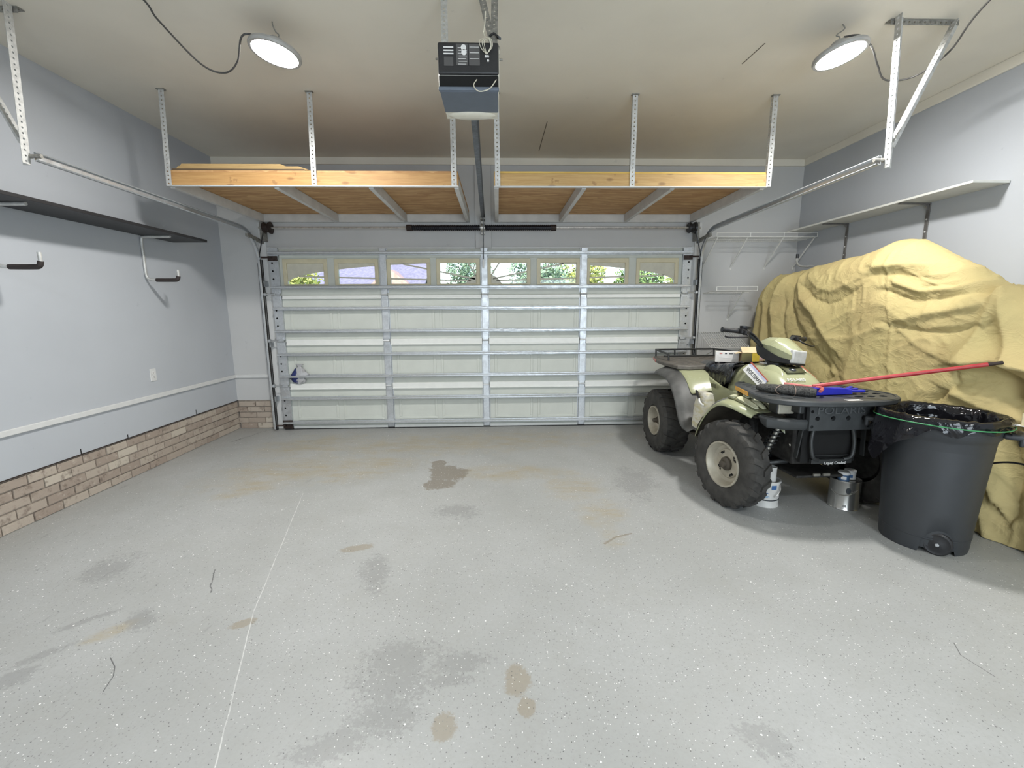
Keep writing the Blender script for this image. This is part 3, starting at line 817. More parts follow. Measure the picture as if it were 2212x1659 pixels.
MB().bar(a+Vector((0.021, 0, 0.004)), b+Vector((0.021, 0, 0.004)), 0.012, 0.012).build('drive_chain', M_BLACK, op)
hbk = MB().box(-0.055, -0.005, 2.60, 2.78, -0.06, -0.03); hbk.box(-0.055, -0.005, 2.755, 2.782, -0.10, 0.02)
hbk.build('header_bracket', M_GALV_DARK, op)
MB().bar((-0.02, 2.56, -0.05), (-0.028, 2.665, -0.50), 0.010, 0.014).build('door_arm', M_BLACK, op)
MB().bar((-0.028, 2.66, -0.49), (-0.03, 2.672, -0.58), 0.016, 0.014).build('arm_foot', M_LBL, op)

# ------------------------------------------------------------------ ceiling lamps
def emit(name, strength):
    s = NT(name); e = s.n('ShaderNodeEmission'); e.inputs[0].default_value = (1.0, 0.985, 0.955, 1); e.inputs[1].default_value = strength
    s.t.links.new(e.outputs[0], s.out.inputs[0]); s.t.nodes.remove(s.b); return s.m
M_LED = emit('lit led disc', LAMP)
M_LAMPB = mat('lamp body grey', (0.42, 0.41, 0.39), 0.5)
def lamp(loc, tilt, label):
    t = thing('ceiling_lamp', loc, label, 'ceiling lamp', 'hanging LED lamps')
    R = tilt.to_matrix().to_4x4()
    MB().lathe([(0.0, 0.075), (0.035, 0.075), (0.05, 0.062), (0.055, 0.05), (0.10, 0.03), (0.143, 0.014), (0.148, 0.0), (0.143, -0.012), (0.128, -0.012), (0.126, -0.004)], 36).build('lamp_body', M_LAMPB, t, smooth=35, M=R)
    MB().lathe([(0.0, -0.006), (0.127, -0.006)], 36).build('led_disc', M_LED, t, M=R)
    MB().cyl((0, 0, -0.0105), (0, 0, -0.006), 0.007, 10).build('disc_screw', M_LAMPB, t, M=R)
    hk = MB().tube(cat_rom([R @ Vector((0, 0, 0.075)), R @ Vector((0.012, 0, 0.10)), R @ Vector((-0.008, 0, 0.115)), Vector((0.004, -0.01, 0.135)), Vector((-0.004, 0, HC-loc[2]-0.001))], 6), 0.0035, 6)
    hk.build('hook_wire', M_GALV_DARK, t)
    return t
from mathutils import Euler
lamp((-1.165, -2.30, 2.955), Euler((math.radians(-4), math.radians(9), 0)), 'lit round LED lamp on a hook above the left of the room')
lamp((2.285, -2.35, 2.955), Euler((math.radians(-6), math.radians(-10), 0)), 'lit round LED lamp tilted beside the door track hanger')
M_CORD = mat('dark lamp cord', (0.075, 0.073, 0.07), 0.35)
def cord(pts, label):
    o = MB().tube(cat_rom(pts, 8), 0.0055, 7).build('lamp_cord', M_CORD, smooth=60)
    tag(o, label, 'cord', 'cords of the ceiling lamps')
cord([(-1.83, -3.4, 3.11), (-1.74, -2.62, 3.085), (-1.73, -2.45, 3.03), (-1.70, -2.15, 2.96), (-1.60, -2.07, 2.95), (-1.44, -2.21, 2.95), (-1.30, -2.40, 2.99), (-1.22, -2.33, 3.02), (-1.17, -2.30, 3.045)], 'thin cord sagging from the ceiling to the left LED lamp')
cord([(2.65, -3.5, 3.115), (2.75, -2.78, 3.0), (2.88, -2.45, 2.925), (2.89, -2.22, 2.90), (2.74, -2.17, 2.90), (2.60, -2.26, 2.945), (2.44, -2.40, 2.97), (2.345, -2.42, 3.02), (2.29, -2.36, 3.045)], 'thin cord looping past the door track hanger to the tilted lamp')

# ------------------------------------------------------------------ shelves on the left wall
M_DKSHELF = mat('black shelf board', (0.022, 0.021, 0.023), 0.5, var=0.25, bump=0.05)
ls = MB().box(XL+0.005, XL+0.335, -3.9, -0.70, 2.088, 2.112).build('wall_shelf', M_DKSHELF, bevel=0.003)
tag(ls, 'long black board shelf on the left wall', 'shelf')
M_BRK = mat('galvanised bracket rod', (0.60, 0.60, 0.58), 0.45, 0.35, var=0.2, scale=30)
M_FOAM = mat('dark rubber sleeve', (0.03, 0.022, 0.02), 0.7)
def lbracket(y, label):
    t = thing('shelf_bracket_mount', (XL, y, 1.9), label, 'shelf bracket', 'hook brackets under the left shelf')
    MB().tube(cat_rom([(0.27, 0, 0.179), (0.15, 0, 0.178), (0.04, 0, 0.176), (0.014, 0, 0.15), (0.013, 0, 0.0), (0.013, 0, -0.14), (0.03, 0, -0.185), (0.09, 0, -0.198), (0.24, 0, -0.2), (0.285, 0, -0.195), (0.297, 0, -0.165), (0.297, 0, -0.11)], 5), 0.0115, 8).build('bracket_rod', M_BRK, t, smooth=60)
    MB().tube(cat_rom([(0.10, 0, -0.199), (0.24, 0, -0.2), (0.285, 0, -0.195), (0.298, 0, -0.165)], 5), 0.0165, 9).build('rubber_sleeve', M_FOAM, t, smooth=60)
    return t
lbracket(-1.11, 'galvanised hook bracket under the black shelf, nearer the door')
lbracket(-2.33, 'galvanised hook bracket under the black shelf, cut by the picture edge')
# outlet
ot = thing('wall_outlet', (XL, -1.175, 0.845), 'white double power outlet on the left wall', 'outlet')
MB().box(0, 0.006, -0.036, 0.036, -0.058, 0.058).build('cover_plate', M_TRIM, ot, bevel=0.003)
for z in (-0.02, 0.02):
    so = MB().cyl((0.006, 0, z), (0.0085, 0, z), 0.016, 14).build('socket', M_LBL, ot)
    h = MB()
    for dy in (-0.006, 0.006): h.box(0.0085, 0.009, dy-0.0012, dy+0.0012, z, z+0.008)
    h.cyl((0.0085, 0, z-0.007), (0.009, 0, z-0.007), 0.0025, 8)
    h.build('slot', M_HOLE, so)
# ------------------------------------------------------------------ shelf on the right wall
M_WSHELF = mat('white shelf board', (0.66, 0.66, 0.62), 0.45, var=0.08)
rs = MB().box(XR-0.275, XR-0.004, -2.14, -0.14, 2.27, 2.288).build('wall_shelf', M_WSHELF, bevel=0.003)
tag(rs, 'long white board shelf on the right wall', 'shelf')
M_BRKD = mat('grey steel bracket', (0.20, 0.19, 0.18), 0.5, 0.4, var=0.3)
def rbracket(y, z1, label):
    t = thing('shelf_bracket_mount', (XR, y, 2.2), label, 'shelf bracket', 'brackets under the right shelf')
    b = MB().box(-0.008, 0.0, -0.016, 0.016, z1-2.2, 0.068); b.box(-0.26, 0, -0.016, 0.016, 0.060, 0.068)
    b.faces([(-0.05, -0.003, 0.062), (-0.006, -0.003, 0.062), (-0.006, -0.003, 0.01), (-0.05, 0.003, 0.062), (-0.006, 0.003, 0.062), (-0.006, 0.003, 0.01)], [(0,1,2), (5,4,3), (0,2,5,3), (0,3,4,1), (1,4,5,2)])
    b.build('bracket_body', M_BRKD, t, bevel=0.002)
    for z in (-0.06, -0.16, -0.24):
        MB().cyl((-0.008, 0, z), (-0.012, 0, z), 0.007, 8).build('screw', M_TRIM, t)
rbracket(-1.555, 1.85, 'grey L bracket under the white shelf, the one nearer the camera')
rbracket(-0.69, 1.80, 'grey L bracket under the white shelf, the one nearer the door')
hkR = thing('bracket_hook_mount', (XR, -0.30, 1.9), 'black-tipped hook rod poking up behind the canvas cover', 'hook')
MB().tube(cat_rom([(-0.012, 0, -0.20), (-0.03, 0, -0.03), (-0.13, 0, -0.02), (-0.20, 0, -0.01), (-0.235, 0, 0.03), (-0.235, 0, 0.10)], 5), 0.0115, 8).build('hook_rod', M_BRK, hkR)
MB().cyl((-0.235, 0, 0.07), (-0.235, 0, 0.115), 0.015, 8).build('rubber_tip', M_BLACK, hkR)

# ------------------------------------------------------------------ wire shelves in the right corner
M_WIREW = mat('white coated wire', (0.74, 0.74, 0.71), 0.4, var=0.05)
def wire_shelf(x0, x1, z, braces, label, lip=0.045, tilt=0.0):
    t = thing('wire_shelf', ((x0+x1)/2, YD, z), label, 'wire shelf', 'white wire shelves by the door')
    ox = (x0+x1)/2
    fr = MB()
    yb, yf = -0.012, -0.345
    for y, zz, r in ((yb, 0, 0.0032), (-0.17, -0.003, 0.0026), (yf, 0, 0.0032), (yf, lip, 0.0036)):
        zz -= tilt*(-y)/0.345
        fr.cyl((x0-ox, y, zz), (x1-ox, y, zz), r, 6)
    n = max(2, int((x1-x0)/0.315))
    for i in range(n+1):
        x = lerp(x0, x1, i/n)-ox
        fr.cyl((x, yf, -tilt), (x, yf, lip-tilt), 0.0045, 6)
    fr.build('shelf_frame', M_WIREW, t)
    g = MB(); n = int((x1-x0)/0.026)
    for i in range(n+1):
        x = lerp(x0, x1, i/n)-ox
        g.bar((x, yf, 0.002-tilt), (x, yb, 0.002), 0.0042, 0.0035)
    tag(g.build('wire_grid', M_WIREW, t), kind='stuff')
    for bx_ in braces:
        b = MB().bar((bx_-ox, yf+0.01, -tilt), (bx_-ox, -0.006, -0.30), 0.013, 0.008, None, (0, 1, 0.3))
        b.cbox((bx_-ox, -0.004, -0.31), (0.018, 0.006, 0.04))
        b.cyl((bx_-ox, -0.006, -0.318), (bx_-ox, -0.010, -0.318), 0.006, 6)
        b.build('brace', M_WIREW, t)
wire_shelf(2.60, XR-0.01, 2.205, (2.615, 2.955, 3.365, 3.72), 'white wire shelf highest of the three beside the overhead door')
wire_shelf(2.64, 3.11, 1.60, (2.96,), 'middle white wire shelf, half hidden by the canvas cover', tilt=-0.02)
wire_shelf(2.62, 3.06, 1.14, (2.70, 3.0), 'lowest white wire shelf, sagging behind the quad bike handlebar', lip=0.03, tilt=0.17)

# ================================================================== outside, seen through the sunburst windows
M_DRIVE = mat('driveway concrete', (0.50, 0.48, 0.45), 0.8, var=0.15, scale=2)
M_LAWN = mat('lawn green', (0.16, 0.22, 0.06), 0.9, var=0.4, scale=3)
tag(MB().box(-3.2, 4.0, YD+0.27, 14, -0.12, -0.03).build('driveway', M_DRIVE), 'pale concrete driveway outside the overhead door', 'driveway', kind='structure')
tag(MB().box(-60, 60, YD+0.27, 90, -0.30, -0.125).build('lawn', M_LAWN), 'lawn and street verge beyond the driveway', 'lawn', kind='structure')
M_HBRICK = mat('far house brick', (0.52, 0.33, 0.27), 0.9, var=0.3, scale=4)
M_ROOF = mat('far house shingles', (0.20, 0.18, 0.245), 0.9, var=0.35, scale=5)
M_FWIN = mat('far window', (0.10, 0.12, 0.15), 0.2)
hs = thing('house', (-11.2, 31, -0.12), 'brick house with a grey shingled roof across the street', 'house')
hwl = MB().box(-6.0, 5.5, -3, 5, 0, 3.3).build('wall', M_HBRICK, hs)
MB().loft([[(x, -3.6, 3.2), (x, 1, 5.6), (x, 5.6, 3.2), (x, 5.6, 3.35), (x, 1, 5.8), (x, -3.6, 3.35)] for x in (-6.6, 6.1)], closed=True, cap=True).build('roof', M_ROOF, hs)
MB().loft([[(2.2, -4.4, 3.2), (3.8, -4.4, 4.5), (5.4, -4.4, 3.2)], [(2.2, -1, 3.2), (3.8, 0.2, 4.5), (5.4, -1, 3.2)]], closed=True, cap=True).build('gable', M_HBRICK, hs)
for x in (-4.6, -2.6, 0.4, 3.8):
    w = MB().box(x-0.55, x+0.55, -3.06, -3.0, 1.0, 2.5).build('window', M_TRIM, hs)
    MB().box(x-0.48, x+0.48, -3.08, -3.06, 1.07, 2.43).build('pane', M_FWIN, w)
M_BARK = mat('tree bark', (0.16, 0.12, 0.09), 0.9, bump=0.5)
def leaf_mat(name, a, b):
    s = NT(name); oi = s.n('ShaderNodeTexCoord').outputs['Object']
    s.set(s.mix(s.ramp(s.noise(2.2, 2), 0.3, 0.7), a, b), 0.6); return s.m
M_LEAF = [leaf_mat('leaf fresh', (0.20, 0.28, 0.06), (0.10, 0.17, 0.05)), leaf_mat('leaf yellow green', (0.42, 0.40, 0.09), (0.22, 0.27, 0.06)), leaf_mat('leaf blue green', (0.13, 0.20, 0.11), (0.20, 0.27, 0.16))]
def tree(x, y, h, r, m, label, n=2200, seed=1):
    t = thing('tree', (x, y, -0.12), label, 'tree', 'trees across the street')
    rr = random.Random(seed)
    tr = MB().cyl((0, 0, 0), (0.1, 0, h*0.55), 0.22, 8, None, 0.12)
    for k in range(6):
        a = k*1.05; tr.cyl((0.05, 0, h*(0.3+0.04*k)), (math.cos(a)*r*0.6, math.sin(a)*r*0.6, h*(0.55+0.06*k)), 0.08, 6, None, 0.03)
    tr.build('trunk', M_BARK, t)
    cl = [(rr.uniform(-.6, .6)*r, rr.uniform(-.6, .6)*r, h*0.6+rr.uniform(-.5, .5)*r, rr.uniform(.35, .6)*r) for _ in range(11)]
    vs, fs = [], []
    for i in range(n):
        c = cl[i % 11]; u = Vector((rr.gauss(0, 1), rr.gauss(0, 1), rr.gauss(0, 1))).normalized()*c[3]*rr.uniform(0.6, 1.0)
        p = Vector(c[:3])+u; a = Vector((rr.gauss(0, 1), rr.gauss(0, 1), rr.gauss(0, 1))).normalized(); b = a.orthogonal().normalized()
        L = rr.uniform(0.10, 0.2); k = len(vs)
        vs += [p-a*L, p+b*L*0.5, p+a*L, p-b*L*0.5]; fs.append((k, k+1, k+2, k+3))
    tag(MB().faces(vs, fs).build('foliage', m, t), kind='stuff')
tree(-12.6, 21.5, 5.0, 2.2, M_LEAF[1], 'yellow-green tree seen through the leftmost door window', seed=2)
tree(-2.4, 34, 6.8, 2.5, M_LEAF[2], 'blue-green tree seen through the window left of the door centre', seed=3)
tree(2.7, 23, 5.2, 1.9, M_LEAF[2], 'dense tree seen through the window right of the door centre', seed=4)
tree(6.6, 29, 5.8, 2.2, M_LEAF[1], 'golden-green tree seen through the sixth door window', seed=5)
tree(9.6, 23.5, 4.9, 1.9, M_LEAF[0], 'fresh green tree seen through the seventh door window', seed=6)
tree(14.6, 29, 4.9, 2.2, M_LEAF[1], 'low yellowish tree seen through the rightmost door window', seed=8)

# ================================================================== canvas-covered heap along the right wall
def canvas_mat():
    s = NT('yellow khaki canvas')
    c = s.mix(s.ramp(s.noise(1.6, 4), 0.3, 0.7), (0.53, 0.445, 0.205), (0.475, 0.375, 0.175))
    c = s.mix(s.math('MULTIPLY', s.ramp(s.noise(3.1, 5, 0.7), 0.62, 0.78), 0.5), c, (0.36, 0.26, 0.11))
    c = s.mix(s.math('MULTIPLY', s.ramp(s.noise(21, 4, 0.7), 0.70, 0.76), 0.45), c, (0.26, 0.18, 0.07))
    s.set(c, 0.85)
    w1 = s.math('ABSOLUTE', s.math('SUBTRACT', s.noise(5.5, 2, 0.5, s.scale((1, 1, 1.7), rot=(0.5, 0.2, 0.3)), 1.6), 0.5))
    w2 = s.math('ABSOLUTE', s.math('SUBTRACT', s.noise(14, 3, 0.55, s.scale((1, 1.4, 1), rot=(-0.6, 0.3, 0.1)), 1.2), 0.5))
    h = s.math('MULTIPLY_ADD', s.ramp(w2, 0.0, 0.09, 1.0, 0.0), 0.45, s.ramp(w1, 0.0, 0.07, 1.0, 0.0))
    h = s.math('MULTIPLY_ADD', s.noise(30, 5, 0.7), 1.6, h)
    s.bump(s.math('MULTIPLY_ADD', s.noise(260, 2), 0.12, h), 0.22, 0.007)
    return s.m
M_CANVAS = canvas_mat()
FOLDS = [  # (y, z) line on the front face, height (m, + ridge / - valley), half width
 ([(-0.87,1.69),(-0.88,1.47),(-1.01,1.26),(-1.26,1.06),(-1.51,0.9)], -0.075, 0.075),
 ([(-0.97,1.69),(-1.05,1.51),(-1.26,1.37),(-1.57,1.08)], 0.055, 0.085),
 ([(-0.47,1.73),(-0.41,1.53),(-0.46,1.28),(-0.5,0.8)], 0.055, 0.05),
 ([(-0.70,1.70),(-0.60,1.47),(-0.68,1.17),(-0.80,0.9)], 0.06, 0.06),
 ([(-0.56,1.62),(-0.50,1.42),(-0.56,1.14),(-0.62,0.8)], -0.05, 0.04),
 ([(-0.78,1.5),(-0.80,1.25),(-0.95,0.95)], -0.03, 0.05),
 ([(-1.07,1.62),(-1.26,1.49),(-1.42,1.45),(-1.57,1.49),(-1.68,1.55)], -0.040, 0.065),
 ([(-1.10,1.70),(-1.28,1.60),(-1.45,1.56),(-1.66,1.62)], 0.029, 0.06),
 ([(-1.86,1.67),(-2.09,1.65),(-2.24,1.63),(-2.38,1.65)], -0.032, 0.05),
 ([(-1.86,1.73),(-2.09,1.72),(-2.24,1.70),(-2.40,1.70)], 0.03, 0.05),
 ([(-2.32,1.56),(-2.44,1.56),(-2.55,1.6),(-2.62,1.63)], -0.043, 0.045),
 ([(-2.3,1.63),(-2.42,1.64),(-2.53,1.66),(-2.62,1.66)], 0.045, 0.045),
 ([(-1.97,1.55),(-2.22,1.46),(-2.4,1.47),(-2.56,1.52),(-2.65,1.51)], -0.043, 0.045),
 ([(-2.05,1.60),(-2.26,1.525),(-2.43,1.535),(-2.59,1.57)], 0.04, 0.035),
 ([(-2.14,1.32),(-2.33,1.37),(-2.53,1.41),(-2.64,1.44)], 0.035, 0.05),
 ([(-2.09,1.3),(-2.24,1.26),(-2.47,1.25),(-2.60,1.30)], -0.04, 0.05),
 ([(-2.66,1.46),(-2.61,1.26),(-2.54,1.03)], 0.045, 0.05),
 ([(-2.67,1.46),(-2.76,1.24),(-2.83,1.06)], 0.075, 0.06),
 ([(-2.86,1.45),(-2.92,1.2),(-2.95,1.1)], -0.05, 0.06),
 ([(-2.55,1.02),(-2.57,0.93),(-2.46,0.78)], -0.04, 0.035),
 ([(-2.45,0.80),(-2.62,0.95),(-2.79,1.0)], -0.025, 0.05),
 ([(-2.60,1.06),(-2.74,1.09),(-2.86,1.07),(-3.1,1.02)], 0.15, 0.07),
 ([(-2.83,0.98),(-2.85,0.86),(-2.93,0.83),(-3.2,0.86)], -0.15, 0.06),
 ([(-2.55,0.86),(-2.75,0.78),(-2.95,0.75),(-3.2,0.74)], 0.06, 0.07),
 ([(-2.08,1.3),(-2.10,1.13),(-2.15,0.79)], 0.012, 0.015),
 ([(-1.96,1.8),(-2.0,1.52),(-2.08,1.3)], 0.012, 0.018),
 ([(-2.09,1.3),(-2.31,1.14),(-2.5,1.06)], 0.015, 0.03),
 ([(-2.07,1.3),(-1.75,1.17),(-1.21,1.14)], 0.015, 0.03),
 ([(-1.69,1.39),(-1.24,1.18)], 0.02, 0.06),
 ([(-1.49,1.01),(-1.66,0.87),(-1.53,0.78)], -0.03, 0.05),
 ([(-1.8,1.2),(-1.75,0.9),(-1.8,0.5)], 0.03, 0.12),
 ([(-2.6,0.60),(-2.75,0.45),(-2.85,0.25)], 0.09, 0.07),
 ([(-2.68,0.30),(-2.80,0.12),(-2.84,0.0)], 0.07, 0.06),
 ([(-2.85,0.66),(-2.92,0.45),(-2.94,0.2)], -0.08, 0.06),
 ([(-2.95,0.75),(-3.05,0.4),(-3.1,0.0)], 0.08, 0.07),
]
def seg_d(py, pz, pts):
    best, side = 9.0, 1
    for (ay, az), (by, bz) in zip(pts[:-1], pts[1:]):
        dy, dz = by-ay, bz-az; t = max(0.0, min(1.0, ((py-ay)*dy+(pz-az)*dz)/(dy*dy+dz*dz)))
        q = math.hypot(py-ay-t*dy, pz-az-t*dz)
        if q < best: best = q; side = dy*(pz-az)-dz*(py-ay)
    return best, side
FBOX = [(p, a, w, (min(q[0] for q in p)-4*w, max(q[0] for q in p)+4*w, min(q[1] for q in p)-4*w, max(q[1] for q in p)+4*w)) for p, a, w in FOLDS]
def heap():
    plan = cat_rom([(3.73, -0.02, 0), (3.45, -0.03, 0), (3.22, -0.10, 0), (3.11, -0.27, 0), (3.08, -0.55, 0), (3.07, -1.1, 0), (3.05, -1.6, 0), (3.06, -2.15, 0),
                    (3.12, -2.5, 0), (3.19, -2.75, 0), (3.22, -3.0, 0), (3.28, -3.4, 0), (3.42, -3.7, 0), (3.735, -3.8, 0)], 10)
    # even spacing
    L = [0.0]
    for a, b in zip(plan[:-1], plan[1:]): L.append(L[-1]+(b-a).length)
    NU, NV = 400, 250
    def at(s):
        for i in range(len(L)-1):
            if s <= L[i+1]: 
                t = (s-L[i])/max(1e-9, L[i+1]-L[i]); return plan[i].lerp(plan[i+1], t)
        return plan[-1]
    ys = [0.2, -0.12, -0.22, -0.62, -0.97, -1.26, -1.53, -1.75, -1.87, -2.03, -2.14, -2.32, -2.48, -2.57, -2.64, -2.71, -2.80, -3.1, -3.9]
    hs_ = [1.60, 1.64, 1.70, 1.785, 1.805, 1.84, 1.85, 1.885, 1.92, 1.905, 1.855, 1.755, 1.665, 1.60, 1.545, 1.515, 1.48, 1.40, 1.30]
    ys = [-v for v in ys]
    verts, faces = [], []
    for i in range(NU+1):
        s = L[-1]*i/NU; p = at(s)
        t = (at(min(L[-1], s+0.03)) - at(max(0, s-0.03))).normalized()
        out = Vector((t.y, -t.x, 0)).normalized()             # outward
        if out.x > 0.3 and p.x < 3.4: out = -out
        H = interp(-p.y, ys, hs_)
        R = 0.20
        spine = Vector((3.66, max(-3.7, min(-0.06, p.y)), 0))
        for j in range(NV+1):
            v = j/NV
            if v < 0.62: z = (H-R)*v/0.62; q = p.copy(); nz = 0.0
            elif v < 0.80:
                a = PI/2*(v-0.62)/0.18; z = H-R+R*math.sin(a); q = p - out*R*(1-math.cos(a)); nz = math.sin(a)
            else:
                a = (v-0.80)/0.20; e = p - out*R
                q = e.lerp(spine, a); z = H - 0.40*a**1.3; nz = 1.0
            lean = -0.05*(z/1.8)**2
            q = q + out*lean
            fy, fz = p.y, z
            d = 0.0
            if nz < 0.99:
                for pts, amp, w, bb in FBOX:
                    if bb[0] < fy < bb[1] and bb[2] < fz < bb[3]:
                        ds, sd = seg_d(fy, fz, pts)
                        ww = w*(0.55 if (sd > 0) == (amp > 0) else 1.35)
                        d += amp*(0.62 if amp < 0 else 0.8)*(0.40*math.exp(-(ds/ww)**2)+0.50*math.exp(-1.7*ds/ww))
            # hanging pleats round the corner near the door
            if s < 1.1: d += 0.035*math.sin(s*26+1.5*math.sin(z*2.0))*(1-nz)*min(1, (1.9-z)/0.8)*min(1.0, (1.1-s)/0.4)
            P = Vector((fy*1.0, fz, s*0.3))
            d += 0.016*mnoise.noise(Vector((fy*2.3, fz*2.0, 3.3)))
            wx = 0.25*mnoise.noise(Vector((fy*3, fz*3, 0.7)))
            d += 0.008*(1-abs(mnoise.noise(Vector((fy*4.2+wx*4+z*1.2, fz*6.5+wx*3, 4.4)))))**8
            d += 0.004*(1-abs(mnoise.noise(Vector((fy*9-z*5+wx*6, fz*9+fy*4, 1.7)))))**7
            d += 0.0022*(1-abs(mnoise.noise(Vector((fy*19+z*8, fz*21-fy*6+wx*9, 6.1)))))**6
            # low part piles up on the floor
            low = max(0.0, (0.35-z)/0.35)
            d += 0.10*low*low*(0.6+0.4*math.sin(s*9))*(1.0 if fy > -2.55 else 0.35)
            n = (out*(1-nz) + Vector((0, 0, 1))*nz).normalized()
            w = q + Vector((0, 0, z)) + n*d*(1.0 if nz < 0.9 else 0.7)
            if w.z < 0.006+0.004*math.sin(s*20): w.z = 0.006+0.004*math.sin(s*20)
            w.x = min(w.x, XR-0.012); w.y = min(w.y, YD-0.03)
            verts.append(w)
    for i in range(NU):
        for j in range(NV):
            a = i*(NV+1)+j; faces.append((a, a+1, a+NV+2, a+NV+1))
    me = bpy.data.meshes.new('canvas_cover'); me.from_pydata(verts, [], faces); me.materials.append(M_CANVAS)
    for pl in me.polygons: pl.use_smooth = True
    o = bpy.data.objects.new('canvas_cover', me); COL.objects.link(o)
    md = o.modifiers.new('solid', 'SOLIDIFY'); md.thickness = 0.004; md.offset = -1
    tag(o, 'yellowish canvas drop cloth draped over a tall heap against the right wall', 'canvas cover')
heap()
tag(MB().tube(cat_rom([(3.05, -2.72, 0.40), (3.12, -2.78, 0.43), (3.11, -2.86, 0.49), (3.13, -2.98, 0.53), (3.16, -3.2, 0.52)], 6), 0.006, 6).build('dark_cord', M_BLACK), 'dark cord lying across the canvas right of the trash bin', 'cord')
# brush pole leaning on the canvas
M_REDP = mat('red painted handle', (0.42, 0.035, 0.04), 0.4, var=0.2, scale=20)
M_BRIS = mat('charcoal bristles', (0.085, 0.083, 0.078), 0.95, var=0.75, scale=110, bump=1.0, bscale=170)

# ================================================================== trash bin with liner
M_BIN = mat('dark grey bin plastic', (0.034, 0.037, 0.041), 0.5, var=0.08, bump=0.06, bscale=300)
M_BAG = None
def bag_mat():
    s = NT('glossy black film')
    s.set((0.008, 0.008, 0.010), 0.11); s.bump(s.noise(8, 3, 0.45, None, 1.0), 0.55, 0.03); return s.m
M_BAG = bag_mat()
BC = Vector((2.768, -2.836, 0)); BACK = math.radians(-47)
tb = thing('trash_bin', BC, 'dark grey wheeled trash bin standing beside the quad bike', 'trash bin')
def bin_body():
    seg = 72; rows = [(0.205, 0.0), (0.208, 0.02), (0.210, 0.06), (0.214, 0.12), (0.222, 0.25), (0.236, 0.48), (0.247, 0.645), (0.252, 0.66), (0.262, 0.672), (0.266, 0.70), (0.268, 0.745), (0.280, 0.75), (0.282, 0.765), (0.272, 0.768), (0.258, 0.76), (0.25, 0.70), (0.238, 0.5), (0.205, 0.03), (0.0, 0.03)]
    wa = [BACK-math.radians(69), BACK+math.radians(69)]
    vs, fs = [], []
    for k, (r, z) in enumerate(rows):
        for i in range(seg):
            a = 2*PI*i/seg; zz = z
            if k < 4:
                da = min(abs((a-w+PI) % (2*PI)-PI) for w in wa)
                arch = 0.135*math.sqrt(max(0.0, 1-(da/0.40)**2))
                zz = max(z, arch+k*0.004)
            vs.append((r*math.cos(a), r*math.sin(a), zz))
    for j in range(len(rows)-1):
        for i in range(seg):
            fs.append((j*seg+i, j*seg+(i+1) % seg, (j+1)*seg+(i+1) % seg, (j+1)*seg+i))
    return MB().faces(vs, fs)
bin_body().build('bin_body', M_BIN, tb, smooth=50)
MB().lathe([(0.2105, 0.082), (0.2135, 0.086), (0.213, 0.092)], 64).build('base_line', M_BIN, tb, smooth=60)
for w in (BACK-math.radians(69), BACK+math.radians(69)):
    c = Vector((0.196*math.cos(w), 0.196*math.sin(w), 0.066))
    ax = Vector((-math.sin(BACK), math.cos(BACK), 0))*(-1 if w < BACK else 1)
    Mx = frame_from(c, ax.orthogonal(), ax)
    wh = MB().lathe([(0.0, -0.022), (0.056, -0.022), (0.066, -0.014), (0.066, 0.016), (0.057, 0.024), (0.042, 0.020), (0.02, 0.028), (0.0, 0.028)], 28, None, Mx).build('wheel', M_BLACK, tb, smooth=40)
    MB().lathe([(0.0, 0.034), (0.009, 0.033), (0.011, 0.026)], 12, None, Mx).build('axle_cap', M_GALV, wh, smooth=60)
for sg in (-1, 1):                                    # moulded side grips
    a = BACK + (0 if sg > 0 else PI)
    Mx = Matrix.Translation((0.285*math.cos(a), 0.285*math.sin(a), 0.70)) @ Matrix.Rotation(a, 4, 'Z')
    g = MB().box(-0.03, 0.055, -0.075, 0.075, -0.018, 0.012, None, Mx); g.box(0.03, 0.055, -0.075, 0.075, -0.05, 0.0, None, Mx)
    g.build('grip_handle', M_BIN, tb, bevel=0.012, bseg=3, smooth=50)
# liner
def liner():
    seg = 120; prof_n = 26; vs, fs = [], []
    rr = random.Random(5)
    for i in range(seg):
        a = 2*PI*i/seg
        cam_side = math.cos(a - math.radians(174))           # long flap towards the quad bike
        hem = 0.046 + 0.022*mnoise.noise(Vector((math.cos(a)*1.6, math.sin(a)*1.6, 0.3))) + 0.20*max(0.0, cam_side)**12 + 0.018*math.sin(a*11)
        for k in range(prof_n):
            t = k/(prof_n-1)
            ruf = mnoise.noise(Vector((math.cos(a)*5.5, math.sin(a)*5.5, t*3.0)))
            ruf2 = mnoise.noise(Vector((math.cos(a)*14, math.sin(a)*14, t*7.0)))
            if t < 0.45:                                      # inside
                u = t/0.45; z = lerp(0.38, 0.775, u); r = lerp(0.20, 0.266, u) - 0.012 + ruf*0.028*(1-u*0.6) + ruf2*0.010
                r = min(r, lerp(0.215, 0.256, u))
            elif t < 0.60:                                    # over the rim
                u = (t-0.45)/0.15; an = PI*u; z = 0.768+0.016*math.sin(an)+0.007*ruf2+0.012*max(0, ruf); r = 0.275-0.022*math.cos(an)
            else:
                u = (t-0.60)/0.40; z = 0.768 - hem*u; r = 0.2955 + 0.020*u*(0.5+ruf) + 0.006*ruf2*u + 0.045*u*max(0.0, cam_side)**9 - 0.012*u
                r = max(r, 0.2875 if z > 0.742 else 0.273)
            vs.append((r*math.cos(a), r*math.sin(a), z))
    for i in range(seg):
        j = (i+1) % seg
        for k in range(prof_n-1):
            fs.append((i*prof_n+k, j*prof_n+k, j*prof_n+k+1, i*prof_n+k+1))
    return MB().faces(vs, fs)
tb.scale = (1, 1, 1.035)
lo = thing('bin_liner', BC, 'glossy black plastic bag folded over the rim of the trash bin', 'trash bag')
lo.scale = (1, 1, 1.035)
liner().build('bag_film', M_BAG, lo, smooth=180)
